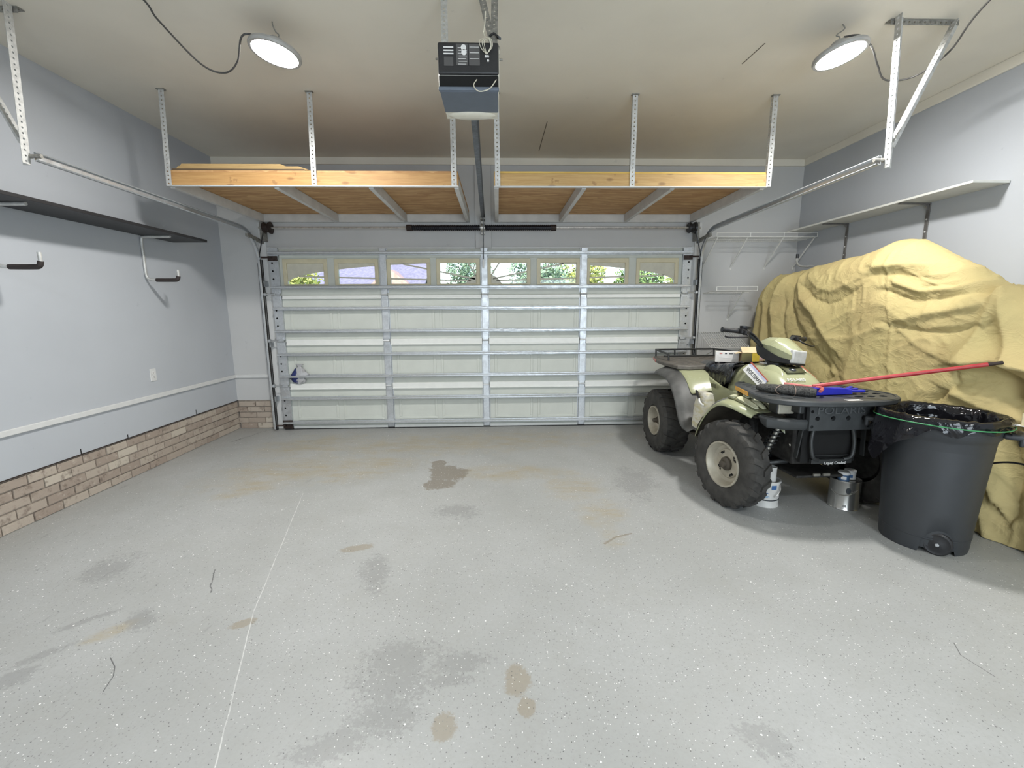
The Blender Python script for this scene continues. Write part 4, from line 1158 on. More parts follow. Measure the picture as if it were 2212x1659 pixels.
M_GREEN = mat('green drawstring', (0.05, 0.27, 0.10), 0.4)
MB().tube([((0.302+0.004*math.sin(a*3))*math.cos(a), (0.302+0.004*math.sin(a*3))*math.sin(a), 0.744+0.005*math.sin(a*2+1)) for a in [2*PI*i/90 for i in range(90)]], 0.0032, 6, closed=True).build('drawstring', M_GREEN, lo, smooth=60)
fl = MB(); Mx = Matrix.Translation((0.315*math.cos(BACK), 0.315*math.sin(BACK), 0.742)) @ Matrix.Rotation(BACK, 4, 'Z')
fl.loft([[(x, -0.02, z), (x, 0.02, z), (x, 0.02, z+0.004), (x, -0.02, z+0.004)] for x, z in ((-0.03, 0.012), (0.02, 0.008), (0.06, -0.012), (0.085, -0.04))], closed=True, cap=True)
fl.bm.transform(Mx); fl.build('white_pull_tab', M_LBL, lo)
tag(MB().box(-0.02, 0.05, -0.006, 0.0, -0.045, 0.02, None, None).build('cardboard_tag', mat('cream card', (0.66, 0.56, 0.34), 0.7), lo, M=Matrix.Translation((0.33*math.cos(BACK), 0.33*math.sin(BACK), 0.80)) @ Matrix.Rotation(BACK+0.5, 4, 'Z')), 'cream tag')

# ================================================================== paint containers by the front tyre
M_PAILW = mat('white pail plastic', (0.66, 0.65, 0.62), 0.5, var=0.1)
M_CANM = mat('bright tin plate', (0.66, 0.65, 0.62), 0.22, 0.9, var=0.15, scale=9)
M_BLUEP = mat('blue print', (0.05, 0.14, 0.33), 0.5)
M_BLUEL = mat('light blue print', (0.18, 0.40, 0.62), 0.5)
M_INK = mat('dark ink', (0.02, 0.025, 0.03), 0.5)
def wrap_text(body, size, r, ang, z, m, parent, name):
    """lettering bent round an upright cylinder"""
    o = text_mesh(body, size, m, parent, name, Matrix.Identity(4), 0.0006)
    for v in o.data.vertices:
        a = ang + v.co.x/r; zz = v.co.y+z; rr = r+0.0008+v.co.z
        v.co = (rr*math.cos(a), rr*math.sin(a), zz)
    return o
def cyl_patch(r, a0, a1, z0, z1, n=8):
    vs = []
    for i in range(n+1):
        a = lerp(a0, a1, i/n)
        for rr in (r, r+0.0012):
            for z in (z0, z1): vs.append((rr*math.cos(a), rr*math.sin(a), z))
    fs = []
    for i in range(n):
        k = i*4; fs += [(k+2, k+3, k+7, k+6), (k, k+4, k+5, k+1), (k+1, k+5, k+7, k+3), (k, k+2, k+6, k+4)]
    return MB().faces(vs, fs)
pb = thing('paint_pail', (2.105, -2.29, 0), 'white open pail tucked behind the front tyre of the quad bike', 'paint pail')
CAM = (0.16, -5.3)
def facing(p): return math.atan2(CAM[1]-p[1], CAM[0]-p[0])
pa = facing((2.105, -2.29))
MB().lathe([(0.0, 0.006), (0.086, 0.006), (0.092, 0.0), (0.093, 0.01), (0.0885, 0.022), (0.090, 0.06), (0.0905, 0.064), (0.092, 0.16), (0.0945, 0.178), (0.098, 0.18), (0.098, 0.192), (0.090, 0.192), (0.088, 0.17), (0.085, 0.012), (0.0, 0.012)], 40).build('pail_body', M_PAILW, pb, smooth=40)
MB().lathe([(0.0905, 0.052), (0.0925, 0.054), (0.0925, 0.058), (0.0905, 0.060)], 40).build('lower_band', M_INK, pb, smooth=60)
cyl_patch(0.093, pa+0.45, pa+0.85, 0.14, 0.17).build('blue_corner_print', M_BLUEP, pb)
wrap_text('Dawn', 0.032, 0.0912, pa-0.05, 0.085, M_BLUEL, pb, 'print_lettering')
cyl_patch(0.0918, pa-0.5, pa+0.25, 0.108, 0.113).build('print_rule', M_BLUEP, pb)
MB().tube(cat_rom([(0.099*math.cos(pa+1.2), 0.099*math.sin(pa+1.2), 0.17), (0.112*math.cos(pa+1.0), 0.112*math.sin(pa+1.0), 0.14), (0.115*math.cos(pa+0.75), 0.115*math.sin(pa+0.75), 0.11), (0.108*math.cos(pa+0.6), 0.108*math.sin(pa+0.6), 0.09)], 5), 0.003, 6).build('wire_bail', M_SHAFT, pb)
tu = MB().lathe([(0.0, 0.0), (0.0325, 0.0), (0.034, 0.004), (0.034, 0.265), (0.0355, 0.27), (0.0355, 0.278), (0.031, 0.278), (0.030, 0.22), (0.0, 0.22)], 28).build('paper_tube', M_PAILW, smooth=40)
tu.location = (2.122, -2.318, 0.0135); tag(tu, 'tall white open tube standing in the pail behind the tyre', 'tube')
cn = thing('paint_can', (2.640, -2.365, 0), 'shiny tin paint can on the floor under the front bumper', 'paint can')
cn.scale = (1.12, 1.12, 1.12)
ca = facing((2.640, -2.365))
MB().lathe([(0.0, 0.004), (0.080, 0.004), (0.084, 0.0), (0.085, 0.004), (0.0825, 0.010), (0.0825, 0.178), (0.085, 0.184), (0.085, 0.190), (0.080, 0.192), (0.078, 0.186), (0.068, 0.185), (0.066, 0.180), (0.0, 0.180)], 48).build('can_body', M_CANM, cn, smooth=30)
el = cyl_patch(0.0828, ca+0.10, ca+0.42, 0.115, 0.15, 16)
for v in el.bm.verts:
    a = math.atan2(v.co.y, v.co.x); u = (((a-ca-0.26+PI) % (2*PI))-PI)/0.16; h = 0.02*math.sqrt(max(0.0, 1-u*u))
    v.co.z = 0.132 + (h if v.co.z > 0.13 else -h)
el.build('oval_logo', M_INK, cn)
for i, w in enumerate((0.012, 0.02, 0.012, 0.016, 0.024, 0.012)):
    cyl_patch(0.0828, ca+0.02+i*0.035, ca+0.02+i*0.035+w, 0.022, 0.037, 2).build('bar_code', M_INK, cn)
MB().tube(cat_rom([(0.084*math.cos(ca+0.9), 0.084*math.sin(ca+0.9), 0.14), (0.088*math.cos(ca+0.5), 0.088*math.sin(ca+0.5), 0.118), (0.0875*math.cos(ca), 0.0875*math.sin(ca), 0.10), (0.0875*math.cos(ca-0.5), 0.0875*math.sin(ca-0.5), 0.10), (0.086*math.cos(ca-0.95), 0.086*math.sin(ca-0.95), 0.12)], 6), 0.002, 5).build('wire_bail', M_SHAFT, cn)
def small_can(dx, dy, label, body):
    t = thing('sample_can', (2.640+dx, -2.365+dy, 0.2075), label, 'small can', 'sample cans on the tin paint can')
    a = facing((2.640+dx, -2.365+dy))
    MB().lathe([(0, 0.002), (0.034, 0.002), (0.036, 0.0), (0.036, 0.006), (0.035, 0.008), (0.035, 0.05)], 28).build('can_body', body, t, smooth=40)
    MB().lathe([(0.0352, 0.046), (0.0365, 0.05), (0.0365, 0.062), (0.033, 0.066), (0.0, 0.066)], 28).build('lid', M_LBL, t, smooth=40)
    cyl_patch(0.0352, a-0.4, a+0.5, 0.014, 0.036).build('label_patch', M_BLUEP if body == M_LBL else M_LBL, t)
M_CANBLUE = mat('blue can label', (0.06, 0.13, 0.25), 0.4)
small_can(-0.037, -0.024, 'blue-labelled sample can standing left on the tin paint can', M_CANBLUE)
small_can(0.034, 0.008, 'white-and-blue sample can standing right on the tin paint can', M_LBL)

# ================================================================== plastic bag stuck by the door's left edge
gb = MB()
vs, fs = [], []
NU, NV = 28, 20
for i in range(NU):
    a = 2*PI*i/NU
    for j in range(NV):
        t = j/(NV-1)
        r = interp(t, [0, 0.12, 0.45, 0.75, 0.86, 0.93, 1.0], [0.02, 0.075, 0.088, 0.055, 0.018, 0.03, 0.045])
        k = 1 + 0.42*mnoise.noise(Vector((math.cos(a)*2.2, math.sin(a)*2.2, t*5)))+0.30*mnoise.noise(Vector((math.cos(a)*6, math.sin(a)*6, t*11)))
        vs.append((r*k*math.cos(a) + 0.03*t*t, r*k*math.sin(a)*0.25, 0.235*t))
for i in range(NU):
    for j in range(NV-1):
        fs.append((i*NV+j, ((i+1) % NU)*NV+j, ((i+1) % NU)*NV+j+1, i*NV+j+1))
gb.faces(vs, fs)
def gbag():
    s = NT('grey and navy plastic film')
    xs = s.n('ShaderNodeSeparateXYZ'); s.put(xs.inputs[0], s.co())
    k = s.math('MULTIPLY', s.ramp(s.math('MULTIPLY_ADD', s.noise(20, 3), 0.08, xs.outputs[0]), 0.02, 0.035, 1.0, 0.0), s.ramp(s.noise(26, 3), 0.35, 0.42))
    s.set(s.mix(k, (0.42, 0.42, 0.43), (0.02, 0.03, 0.13)), 0.35); s.bump(s.noise(30, 4), 0.6, 0.01); return s.m
o = gb.build('plastic_bag', gbag(), smooth=180); o.location = (-2.215, -0.036, 0.564)
tag(o, 'knotted grey and navy plastic bag wedged behind the lower door strut', 'plastic bag')

# ================================================================== quad bike
QX, QY, QR = 2.28, -0.98, math.radians(2.5)
qb = thing('quad_bike', (QX, QY, 0), 'sage green and grey quad bike parked facing the room', 'quad bike', rz=QR)
def paint(name, col, rough=0.22):
    s = NT(name)
    d = s.ramp(s.noise(6, 5, 0.7), 0.52, 0.72)
    s.set(s.mix(s.math('MULTIPLY', d, 0.35), col, tuple(v*0.7 for v in col)), s.math('MULTIPLY_ADD', d, 0.25, rough)); return s.m
M_SAGE = paint('sage green gloss plastic', (0.335, 0.345, 0.21))
M_OLIVE = paint('olive recess plastic', (0.095, 0.097, 0.05), 0.45)
M_FLARE = mat('dusty grey flare plastic', (0.105, 0.105, 0.10), 0.5, var=0.4, scale=10)
M_RACK = mat('charcoal rack plastic', (0.05, 0.054, 0.056), 0.45, var=0.2, scale=15)
M_RACKD = mat('dusty brown rack plastic', (0.155, 0.14, 0.12), 0.6, var=0.3, scale=15)
M_TYRE = mat('worn tyre rubber', (0.055, 0.052, 0.047), 0.8, var=0.45, scale=13, bump=0.25, bscale=90)
M_RIM = mat('beige wheel rim', (0.43, 0.395, 0.315), 0.45, 0.1, var=0.25, scale=12)
M_HUB = mat('muddy hub cap', (0.075, 0.062, 0.045), 0.6, var=0.4)
M_SEAT = mat('worn grey seat vinyl', (0.10, 0.10, 0.095), 0.45, var=0.3, scale=12, bump=0.1)
M_LINER = mat('muddy wheel arch liner', (0.045, 0.038, 0.026), 0.7, var=0.4)
M_LENSH = mat('headlight lens', (0.55, 0.55, 0.53), 0.12, 0.0, var=0.15, scale=30)
M_LENSB = mat('dusty headlamp lens', (0.40, 0.375, 0.30), 0.3, var=0.2, scale=20)
M_AMBER = mat('amber reflector', (0.75, 0.36, 0.03), 0.25)
M_REDR = mat('red reflector', (0.45, 0.10, 0.07), 0.3)
M_FRAME = mat('black frame tube', (0.035, 0.037, 0.037), 0.45, 0.2)
M_ENG = mat('grimy engine casting', (0.045, 0.043, 0.04), 0.6, 0.4, var=0.5, scale=25)
M_ALU = mat('bare alloy', (0.48, 0.46, 0.40), 0.4, 0.7, var=0.3)
M_DECALW = mat('white decal', (0.78, 0.78, 0.76), 0.35)
M_DECALV = mat('pale violet decal', (0.50, 0.52, 0.66), 0.35)
# ---- wheels
def wheel(x, y, w, R, rim, sg, steer, name='wheel'):
    t = bpy.data.objects.new(name, None); COL.objects.link(t); t.parent = qb
    t.location = (x, y, R); t.rotation_euler = (0, 0, steer)
    Mx = Matrix.Rotation(-PI/2*sg*-1, 4, 'Y') if False else (Matrix.Rotation(PI/2, 4, 'Y') if sg > 0 else Matrix.Rotation(-PI/2, 4, 'Y'))
    h = w/2                                  # +z of the lathe points to the outside of the bike
    b = MB().lathe([(rim+0.004, -h*0.80), (rim+0.02, -h*0.95), (R*0.74, -h*1.02), (R*0.88, -h*0.97), (R*0.945, -h*0.82), (R*0.955, 0), (R*0.945, h*0.82), (R*0.88, h*0.97), (R*0.74, h*1.02), (rim+0.02, h*0.95), (rim+0.004, h*0.80), (rim-0.004, h*0.5)], 56, None, Mx)
    N = 17
    for i in range(N):
        for sd in (-1, 1):
            a0 = 2*PI*(i+(0.5 if sd > 0 else 0))/N
            pts = []
            for (u, da, wd, r0, r1) in ((0.06, 0.0, 0.075, 0.945, 1.0), (0.55, 0.085, 0.085, 0.94, 1.0), (0.86, 0.125, 0.095, 0.925, 0.985), (1.0, 0.14, 0.085, 0.85, 0.915)):
                zz = sd*h*u
                for rr in (r0, r1):
                    for e in (-wd, wd):
                        a = a0 + da + e*0.8
                        pts.append((R*rr*math.cos(a), R*rr*math.sin(a), zz))
            fs = []
            for k in range(3):
                o_ = k*4
                fs += [(o_+2, o_+3, o_+7, o_+6), (o_, o_+2, o_+6, o_+4), (o_+1, o_+5, o_+7, o_+3)]
            fs += [(0, 1, 3, 2), (12, 14, 15, 13)]
            b.faces(pts, fs, None, Mx)
    b.build('tyre', M_TYRE, t, smooth=35)
    f = 1.0
    rm = MB().lathe([(rim+0.008, h*0.85), (rim+0.006, h*0.97), (rim-0.004, h*0.97), (rim-0.010, h*0.85), (rim-0.02, h*0.55), (rim-0.028, h*0.35), (rim*0.68, h*0.22), (rim*0.64, h*0.30), (rim*0.30, h*0.34), (0, h*0.34)], 44, None, Mx)
    ro = rm.build('rim', M_RIM, t, smooth=35)
    vh = MB()
    for q in range(4):
        for d in (-0.16, 0, 0.16):
            a = q*PI/2+0.6+d; c = Vector((rim*0.54*math.cos(a), rim*0.54*math.sin(a), h*0.325))
            u = Vector((math.cos(a), math.sin(a), 0)); v = Vector((-u.y, u.x, 0)); sgn = 1 if d == 0 else -1
            vh.faces([c-u*0.008*sgn-v*0.008, c-u*0.008*sgn+v*0.008, c+u*0.009*sgn, c-u*0.008*sgn-v*0.008+Vector((0, 0, 0.003)), c-u*0.008*sgn+v*0.008+Vector((0, 0, 0.003)), c+u*0.009*sgn+Vector((0, 0, 0.003))], [(3,4,5), (0,1,4,3), (1,2,5,4), (2,0,3,5)], None, Mx)
    vh.build('vent_holes', M_HOLE, t)
    MB().lathe([(rim*0.32, h*0.33), (rim*0.30, h*0.55), (rim*0.22, h*0.68), (rim*0.17, h*0.70), (rim*0.15, h*0.95), (rim*0.08, h*1.0), (0, h*1.0)], 20, None, Mx).build('hub_cap', M_HUB, t, smooth=40)
    MB().lathe([(0.0, -h*0.55), (rim*0.86, -h*0.50), (rim*0.93, -h*0.2), (rim*0.93, -h*0.05)], 24, None, Mx).build('rim_shade_disc', M_ENG, t, smooth=40)  # dark disc added to make the inside of the rim look shaded
    a = -1.2; c = Vector((rim*0.80*math.cos(a), rim*0.80*math.sin(a), h*0.42))
    vs_ = MB().cyl(c, c+Vector((0.004, -0.02, 0.012)), 0.005, 8); vs_.bm.transform(Mx); vs_.build('valve_stem', M_BLACK, t)
ST = math.radians(10)
for sg in (-1, 1):
    wheel(sg*0.450, -0.02, 0.250, 0.315, 0.140, sg, 0)
    wheel(sg*0.515, -1.30, 0.155, 0.315, 0.158, sg, ST)
# ---- front fenders: a shell that arches over each front wheel
AR = [(-0.865, 0.40), (-0.90, 0.475), (-0.965, 0.575), (-1.04, 0.655), (-1.11, 0.708), (-1.17, 0.740), (-1.235, 0.752), (-1.30, 0.740), (-1.355, 0.716), (-1.405, 0.688)]
EX = [0.0, 0.0, 0.0, 0.0, 0.0, -0.002, -0.012, -0.04, -0.08, -0.125]
AK = [0.02, 0.03, 0.05, 0.06, 0.065, 0.050, 0.032, 0.022, 0.016, 0.014]
def arch_in(i): return AK[i]
def front_fender(sg):
    secs, lin = [], []
    for i, (y, z) in enumerate(AR):
        k = arch_in(i)
        xo = 0.57+EX[i]
        row = [(xo-0.005, y, z-0.028), (xo, y, z-0.008), (xo-0.02, y, z+0.008)] + [(lerp(xo, 0.19, t), y+0.03*t, z+0.004+k*q) for t, q in ((0.28, 0.55), (0.52, 0.9), (0.78, 1.0), (1.0, 1.05))]
        secs.append([(sg*a, b, c) for a, b, c in row])
    o = MB().loft(secs).build('front_fender', M_SAGE, qb, smooth=180, subsurf=1, solid=0.006)
    return o
def fender_pt(sg, u, v):
    """point on the fender: u along the arch 0..9, v 0 (outer) .. 1 (inner)"""
    i = min(int(u), 8); t = u-i
    y = lerp(AR[i][0], AR[i+1][0], t); z = lerp(AR[i][1], AR[i+1][1], t); k = lerp(arch_in(i), arch_in(i+1), t)
    return Vector((sg*lerp(0.55+lerp(EX[i], EX[i+1], t), 0.25, v), y+0.02*v, z+0.012+k*min(1, v*1.75)))
for sg in (-1, 1):
    ff = front_fender(sg)
    lin = MB().loft([[(sg*a, y, z-0.016) for a in (0.55+EX[i], min(0.40, 0.52+EX[i]), 0.22, 0.12)] for i, (y, z) in enumerate(AR)])
    lin.build('arch_liner', M_LINER, ff, smooth=180, solid=0.004)
    def patch(u0, u1, v0, v1, lift, m, name, round_=True):
        n = 8; vs = []; c = []
        pts = []
        for i in range(20):
            a = 2*PI*i/20; e = 0.45
            cx = math.copysign(abs(math.cos(a))**e, math.cos(a)); cy = math.copysign(abs(math.sin(a))**e, math.sin(a))
            pts.append(((u0+u1)/2+(u1-u0)/2*cx, (v0+v1)/2+(v1-v0)/2*cy))
        top = [fender_pt(sg, u, v)+Vector((sg*0.15*lift, -0.1*lift, lift)) for u, v in pts]
        bot = [p-Vector((sg*0.004, 0, 0.012)) for p in top]
        cc = sum(top, Vector())/20
        vs = top+bot+[cc]; fs = [(i, (i+1) % 20, 20+(i+1) % 20, 20+i) for i in range(20)]+[(40, (i+1) % 20, i) for i in range(20)]
        return MB().faces(vs, fs).build(name, m, ff, smooth=30)
    patch(4.7, 8.95, 0.15, 0.95, 0.006, M_OLIVE, 'vent_recess')
    for (u0, u1, v0, v1) in ((5.0, 5.7, 0.23, 0.36), (6.1, 8.4, 0.21, 0.39), (5.7, 6.5, 0.46, 0.58), (6.9, 8.6, 0.46, 0.62), (7.2, 8.7, 0.71, 0.80)):
        patch(u0, u1, v0, v1, 0.011, mat('pale sage vent', (0.55, 0.55, 0.38), 0.3) if 'pale sage vent' not in MATS else MATS['pale sage vent'], 'vent_plate')
    patch(2.8, 4.6, 0.0, 0.28, 0.006, mat('grey lavender flare', (0.27, 0.27, 0.28), 0.45, var=0.2) if 'grey lavender flare' not in MATS else MATS['grey lavender flare'], 'fender_scuff_guard')
    # tall rear mud guard of the front arch
    MB().loft([[(sg*0.565, -0.865, 0.41), (sg*0.57, -0.91, 0.50), (sg*0.56, -0.96, 0.58)], [(sg*0.36, -0.87, 0.40), (sg*0.36, -0.92, 0.50), (sg*0.36, -0.98, 0.60)]]).build('mud_guard', M_LINER, ff, smooth=180, solid=0.006)
# ---- rear fenders with broad grey flares
RA = [(0.30, 0.76), (0.24, 0.79), (0.16, 0.812), (0.04, 0.828), (-0.12, 0.838), (-0.26, 0.835), (-0.38, 0.80), (-0.465, 0.735), (-0.53, 0.655), (-0.58, 0.565), (-0.63, 0.485), (-0.69, 0.450), (-0.82, 0.440)]
for sg in (-1, 1):
    sec = []
    for i, (y, z) in enumerate(RA):
        dz = 0.045 if i < 6 else 0.02; dn = 0.0 if i < 6 else 0.02
        k_ = [0.44]*7+[0.40, 0.34, 0.30, 0.29, 0.29, 0.30]
        e = [-0.22, -0.16, -0.09, -0.02][i] if i < 4 else 0.0
        sec.append([(sg*(k_[i]+min(0, e+0.05)), y-dn*0.3, z+dz*0.6), (sg*(0.49+e), y-dn*0.2, z+dz*0.3), (sg*(0.545+e), y+dn*0.2, z-0.002), (sg*(0.585+e), y+dn*0.8, z-0.024), (sg*(0.585+e), y+dn*1.1, z-0.045)])
    fl_ = MB().loft(sec).build('rear_flare', M_FLARE, qb, smooth=180, subsurf=1, solid=0.006)
    sec = []
    for i, (y, z) in enumerate(RA[:9]):
        dz = 0.035 if i < 6 else 0.012
        e = [-0.22, -0.16, -0.09, -0.02][i] if i < 4 else 0.0
        sec.append([(sg*(0.455+e), y-0.012, z+dz*0.6), (sg*min(0.42, 0.445+e), y-0.014, z+dz+0.010), (sg*min(0.36, 0.40+e), y-0.02, min(0.864, z+dz+0.022)), (sg*0.22, y-0.04, min(0.862, z+dz+0.04)), (sg*0.16, y-0.08, min(0.86, z+dz+0.04))])
    MB().loft(sec).build('rear_fender', M_SAGE, qb, smooth=180, subsurf=1, solid=0.006)
    # side panel between seat and footwell
    MB().loft([[(sg*0.25, -0.35, 0.86), (sg*0.27, -0.60, 0.80), (sg*0.245, -0.80, 0.74), (sg*0.24, -1.02, 0.80)],
               [(sg*0.27, -0.42, 0.72), (sg*0.285, -0.60, 0.68), (sg*0.26, -0.80, 0.62), (sg*0.25, -1.0, 0.66)],
               [(sg*0.28, -0.52, 0.52), (sg*0.29, -0.62, 0.50), (sg*0.27, -0.80, 0.48), (sg*0.26, -0.98, 0.50)]]).build('side_panel', M_SAGE, qb, smooth=180, subsurf=1, solid=0.008)
    fwb = MB().box(min(sg*0.26, sg*0.56), max(sg*0.26, sg*0.56), -0.92, -0.60, 0.385, 0.405)
    fwb.build('footwell', M_LINER, qb, bevel=0.01)
    tlp = MB().cbox((sg*0.18, 0.43, 0.76), (0.10, 0.03, 0.05)).build('tail_lamp', M_REDR, qb, bevel=0.01)
# small access door outline and latch strap on the left panel
MB().cbox((-0.30, -0.62, 0.765), (0.006, 0.075, 0.035)).build('side_pad', M_OLIVE, qb, bevel=0.004)
text_mesh('4x4', 0.05, M_DECALW, qb, 'four_by_four_decal', frame_from((-0.300, -0.80, 0.665), (0, -1, 0.1), (-1, -0.1, 0.2)), 0.001)
# ---- centre body, hood and seat
HB = [(-0.60, 0.89, 0.19), (-0.68, 0.955, 0.205), (-0.80, 0.985, 0.215), (-0.96, 0.985, 0.215), (-1.09, 0.980, 0.205), (-1.17, 0.958, 0.198), (-1.24, 0.915, 0.19), (-1.31, 0.860, 0.185), (-1.37, 0.800, 0.18)]
sec = []
for y, zt, hw in HB:
    half = [(0.0, zt), (hw*0.45, zt-0.003), (hw*0.75, zt-0.022), (hw*0.95, zt-0.075), (hw*1.10, zt-0.17), (hw*1.18, zt-0.27)]
    sec.append([(-x, y - (zt-z)*0.25, z) for x, z in reversed(half)] + [(x, y - (zt-z)*0.25, z) for x, z in half[1:]])
hood = MB().loft(sec, cap=True).build('hood', M_SAGE, qb, smooth=180, subsurf=2)
# sculpted cheeks and recess of the hood
for sg in (-1, 1):
    MB().lathe([(0.0, -0.02), (0.045, -0.012), (0.055, 0.0), (0.045, 0.012), (0.0, 0.02)], 20, None, frame_from((sg*0.125, -1.12, 0.935), (0, -1, -0.45), (sg*0.75, -0.35, 0.6)) @ Matrix.Diagonal((2.0, 1.25, 0.8, 1))).build('hood_cheek', M_SAGE, hood, smooth=180, subsurf=1)
MB().loft([[(-0.055, -1.07, 0.987), (0.055, -1.07, 0.987)], [(-0.066, -1.15, 0.972), (0.066, -1.15, 0.972)], [(-0.07, -1.20, 0.949), (0.07, -1.20, 0.949)]]).build('hood_recess', M_OLIVE, hood, solid=0.008, smooth=60)
text_mesh('POLARIS', 0.034, M_DECALW, hood, 'hood_lettering', frame_from((-0.045, -1.262, 0.909), (1, 0, 0), (0, -0.62, 0.78)), 0.002, sx=1.05)
em = MB().cyl((0, 0, 0), (0, 0, 0.003), 0.021, 24, None, None, True); em.bm.transform(frame_from((-0.01, -1.168, 0.967), (1, 0, 0), (0, -0.4, 0.92)) @ Matrix.Diagonal((1.25, 1, 1, 1)))
emo = em.build('emblem', M_INK, hood)
st_ = MB(); pts = []
for i in range(8):
    a = PI/4*i; r = 0.013 if i % 2 == 0 else 0.0042; pts.append((r*math.cos(a), r*math.sin(a)))
st_.plate(pts, [], 0.0015, None, frame_from((-0.01, -1.170, 0.9717), (1, 0, 0), (0, -0.4, 0.92))); st_.build('star', M_DECALW, emo)
# "SPORTSMAN" strip down the side of the hood
def strip(sg):
    Mx = frame_from((sg*0.212, -1.032, 0.905), (0, -0.86, -0.40) if sg < 0 else (0, 0.86, 0.40), (sg*0.88, -0.12, 0.42))
    p = MB().plate([(-0.130, -0.024), (-0.122, -0.030), (0.122, -0.028), (0.13, -0.02), (0.13, 0.024), (-0.122, 0.030)], [], 0.012, None, Mx @ Matrix.Translation((0, 0, 0.004))).build('side_decal', M_DECALW, hood)
    MB().plate([(-0.125, 0.030), (0.13, 0.025), (0.12, 0.044), (-0.10, 0.054)], [], 0.010, None, Mx @ Matrix.Translation((0, 0, 0.002))).build('decal_band', M_DECALV, p)
    text_mesh('SPORTSMAN', 0.040, M_INK, p, 'decal_lettering', Mx @ Matrix.Translation((0, 0, 0.005)), 0.0006, sx=0.92)
    MB().plate([(-0.125, 0.050), (0.13, 0.042), (0.13, 0.048), (-0.11, 0.058)], [], 0.008, None, Mx @ Matrix.Translation((0, 0, 0.002))).build('red_pinstripe', M_REDR, p)
for sg in (-1, 1): strip(sg)
MB().cbox((-0.06, -0.93, 0.993), (0.07, 0.05, 0.006)).build('hood_sticker', M_DECALW, hood)
sec = []
for y, zt, hw in ((0.02, 0.885, 0.10), (-0.03, 0.925, 0.16), (-0.16, 0.935, 0.185), (-0.34, 0.915, 0.175), (-0.52, 0.905, 0.155), (-0.66, 0.93, 0.135), (-0.74, 0.945, 0.11)):
    half = [(0, zt), (hw*0.55, zt-0.003), (hw*0.88, zt-0.02), (hw*1.0, zt-0.06), (hw*1.0, zt-0.11), (hw*0.8, zt-0.125)]
    sec.append([(-x, y, z) for x, z in reversed(half)] + [(x, y, z) for x, z in half[1:]])
MB().loft(sec, cap=True).build('seat', M_SEAT, qb, smooth=180, subsurf=2)
MB().box(-0.20, 0.20, -0.75, 0.30, 0.42, 0.80).build('chassis_core', M_ENG, qb, bevel=0.03)
eng = MB().box(-0.20, 0.20, -1.50, -0.70, 0.36, 0.70); eng.cyl((-0.25, -1.0, 0.50), (0.25, -1.0, 0.50), 0.12, 16)
eng.build('engine_block', M_ENG, qb, bevel=0.02, smooth=40)
# ---- front rack
def mirror(half): return half + [(-x, y) for x, y in reversed(half)]
half = [(0.0, -0.92), (0.20, -0.92), (0.30, -0.955), (0.355, -1.05), (0.43, -1.36), (0.455, -1.47), (0.44, -1.55), (0.39, -1.62), (0.30, -1.675), (0.18, -1.71), (0.0, -1.72)]
outer = half + [(-x, y) for x, y in reversed(half[1:-1])]
holes = []
for sg in (-1, 1):
    for r_ in range(7):
        y = -1.06-0.085*r_
        xm = interp(-y, [0.92, 1.05, 1.36, 1.47, 1.60], [0.30, 0.335, 0.405, 0.425, 0.375])
        for c_ in range(3):
            x = xm-0.055-c_*0.085
            if x > 0.09: holes.append(slot(sg*x, y, 0.070, 0.042, 0.5*sg, 3))
fr = MB().plate(outer, holes, 0.012, None, Matrix.Translation((0, 0, 0.842)))
rim_pts = [(x, y, 0.826) for x, y in outer]
n = len(outer); sec = []
for i in range(n):
    p = Vector((*outer[i], 0)); tg = (Vector((*outer[(i+1) % n], 0))-Vector((*outer[i-1], 0))).normalized(); nr = Vector((tg.y, -tg.x, 0))
    if nr.dot(p-Vector((0, -1.36, 0))) < 0: nr = -nr
    sec.append([p+nr*a+Vector((0, 0, z)) for a, z in ((-0.012, 0.846), (0.006, 0.846), (0.014, 0.838), (0.012, 0.815), (0.002, 0.808), (-0.010, 0.810))])
sec.append(sec[0]); fr.loft(sec, closed=True)
frk = fr.build('front_rack', M_RACK, qb, smooth=35)
for x in (-0.24, 0.24):
    MB().box(x-0.02, x+0.02, -1.60, -1.0, 0.74, 0.829).build('rack_support', M_FRAME, frk, bevel=0.01)
for sg in (-1, 1):
    a, b_ = Vector((sg*0.365, -1.055, 0.823)), Vector((sg*0.432, -1.32, 0.823))
    MB().bar(a, b_, 0.012, 0.030).build('side_reflector', M_AMBER, frk, bevel=0.002)
MB().box(-0.02, 0.08, -1.705, -1.66, 0.8425, 0.8445).build('rack_label', M_DECALW, frk)
# ---- front bumper with the embossed plate
plan = [(0.38, -1.44), (0.435, -1.455), (0.455, -1.50), (0.44, -1.55), (0.34, -1.60), (0.19, -1.618), (0.0, -1.624), (-0.19, -1.618), (-0.34, -1.60), (-0.44, -1.55), (-0.455, -1.50), (-0.435, -1.455), (-0.38, -1.44)]
BZ = [0.668, 0.664, 0.652, 0.640, 0.633, 0.632, 0.632, 0.632, 0.633, 0.640, 0.652, 0.664, 0.668]
sec = []
for i, (x, y) in enumerate(plan):
    e = abs(x); lift = 0.008*max(0, (e-0.36)/0.09)
    tg = Vector((*plan[min(i+1, 12)], 0))-Vector((*plan[max(i-1, 0)], 0)); nr = Vector((-tg.y, tg.x, 0)).normalized()
    p = Vector((x, y, 0))
    if nr.dot(p-Vector((0, -1.15, 0))) < 0: nr = -nr
    sec.append([p-nr*0.09+Vector((0, 0, 0.698+lift)), p-nr*0.01+Vector((0, 0, 0.704+lift)), p+Vector((0, 0, 0.692+lift)), p-nr*0.006+Vector((0, 0, BZ[i]+0.018)), p-nr*0.022+Vector((0, 0, BZ[i])), p-nr*0.09+Vector((0, 0, BZ[i]+0.004))])
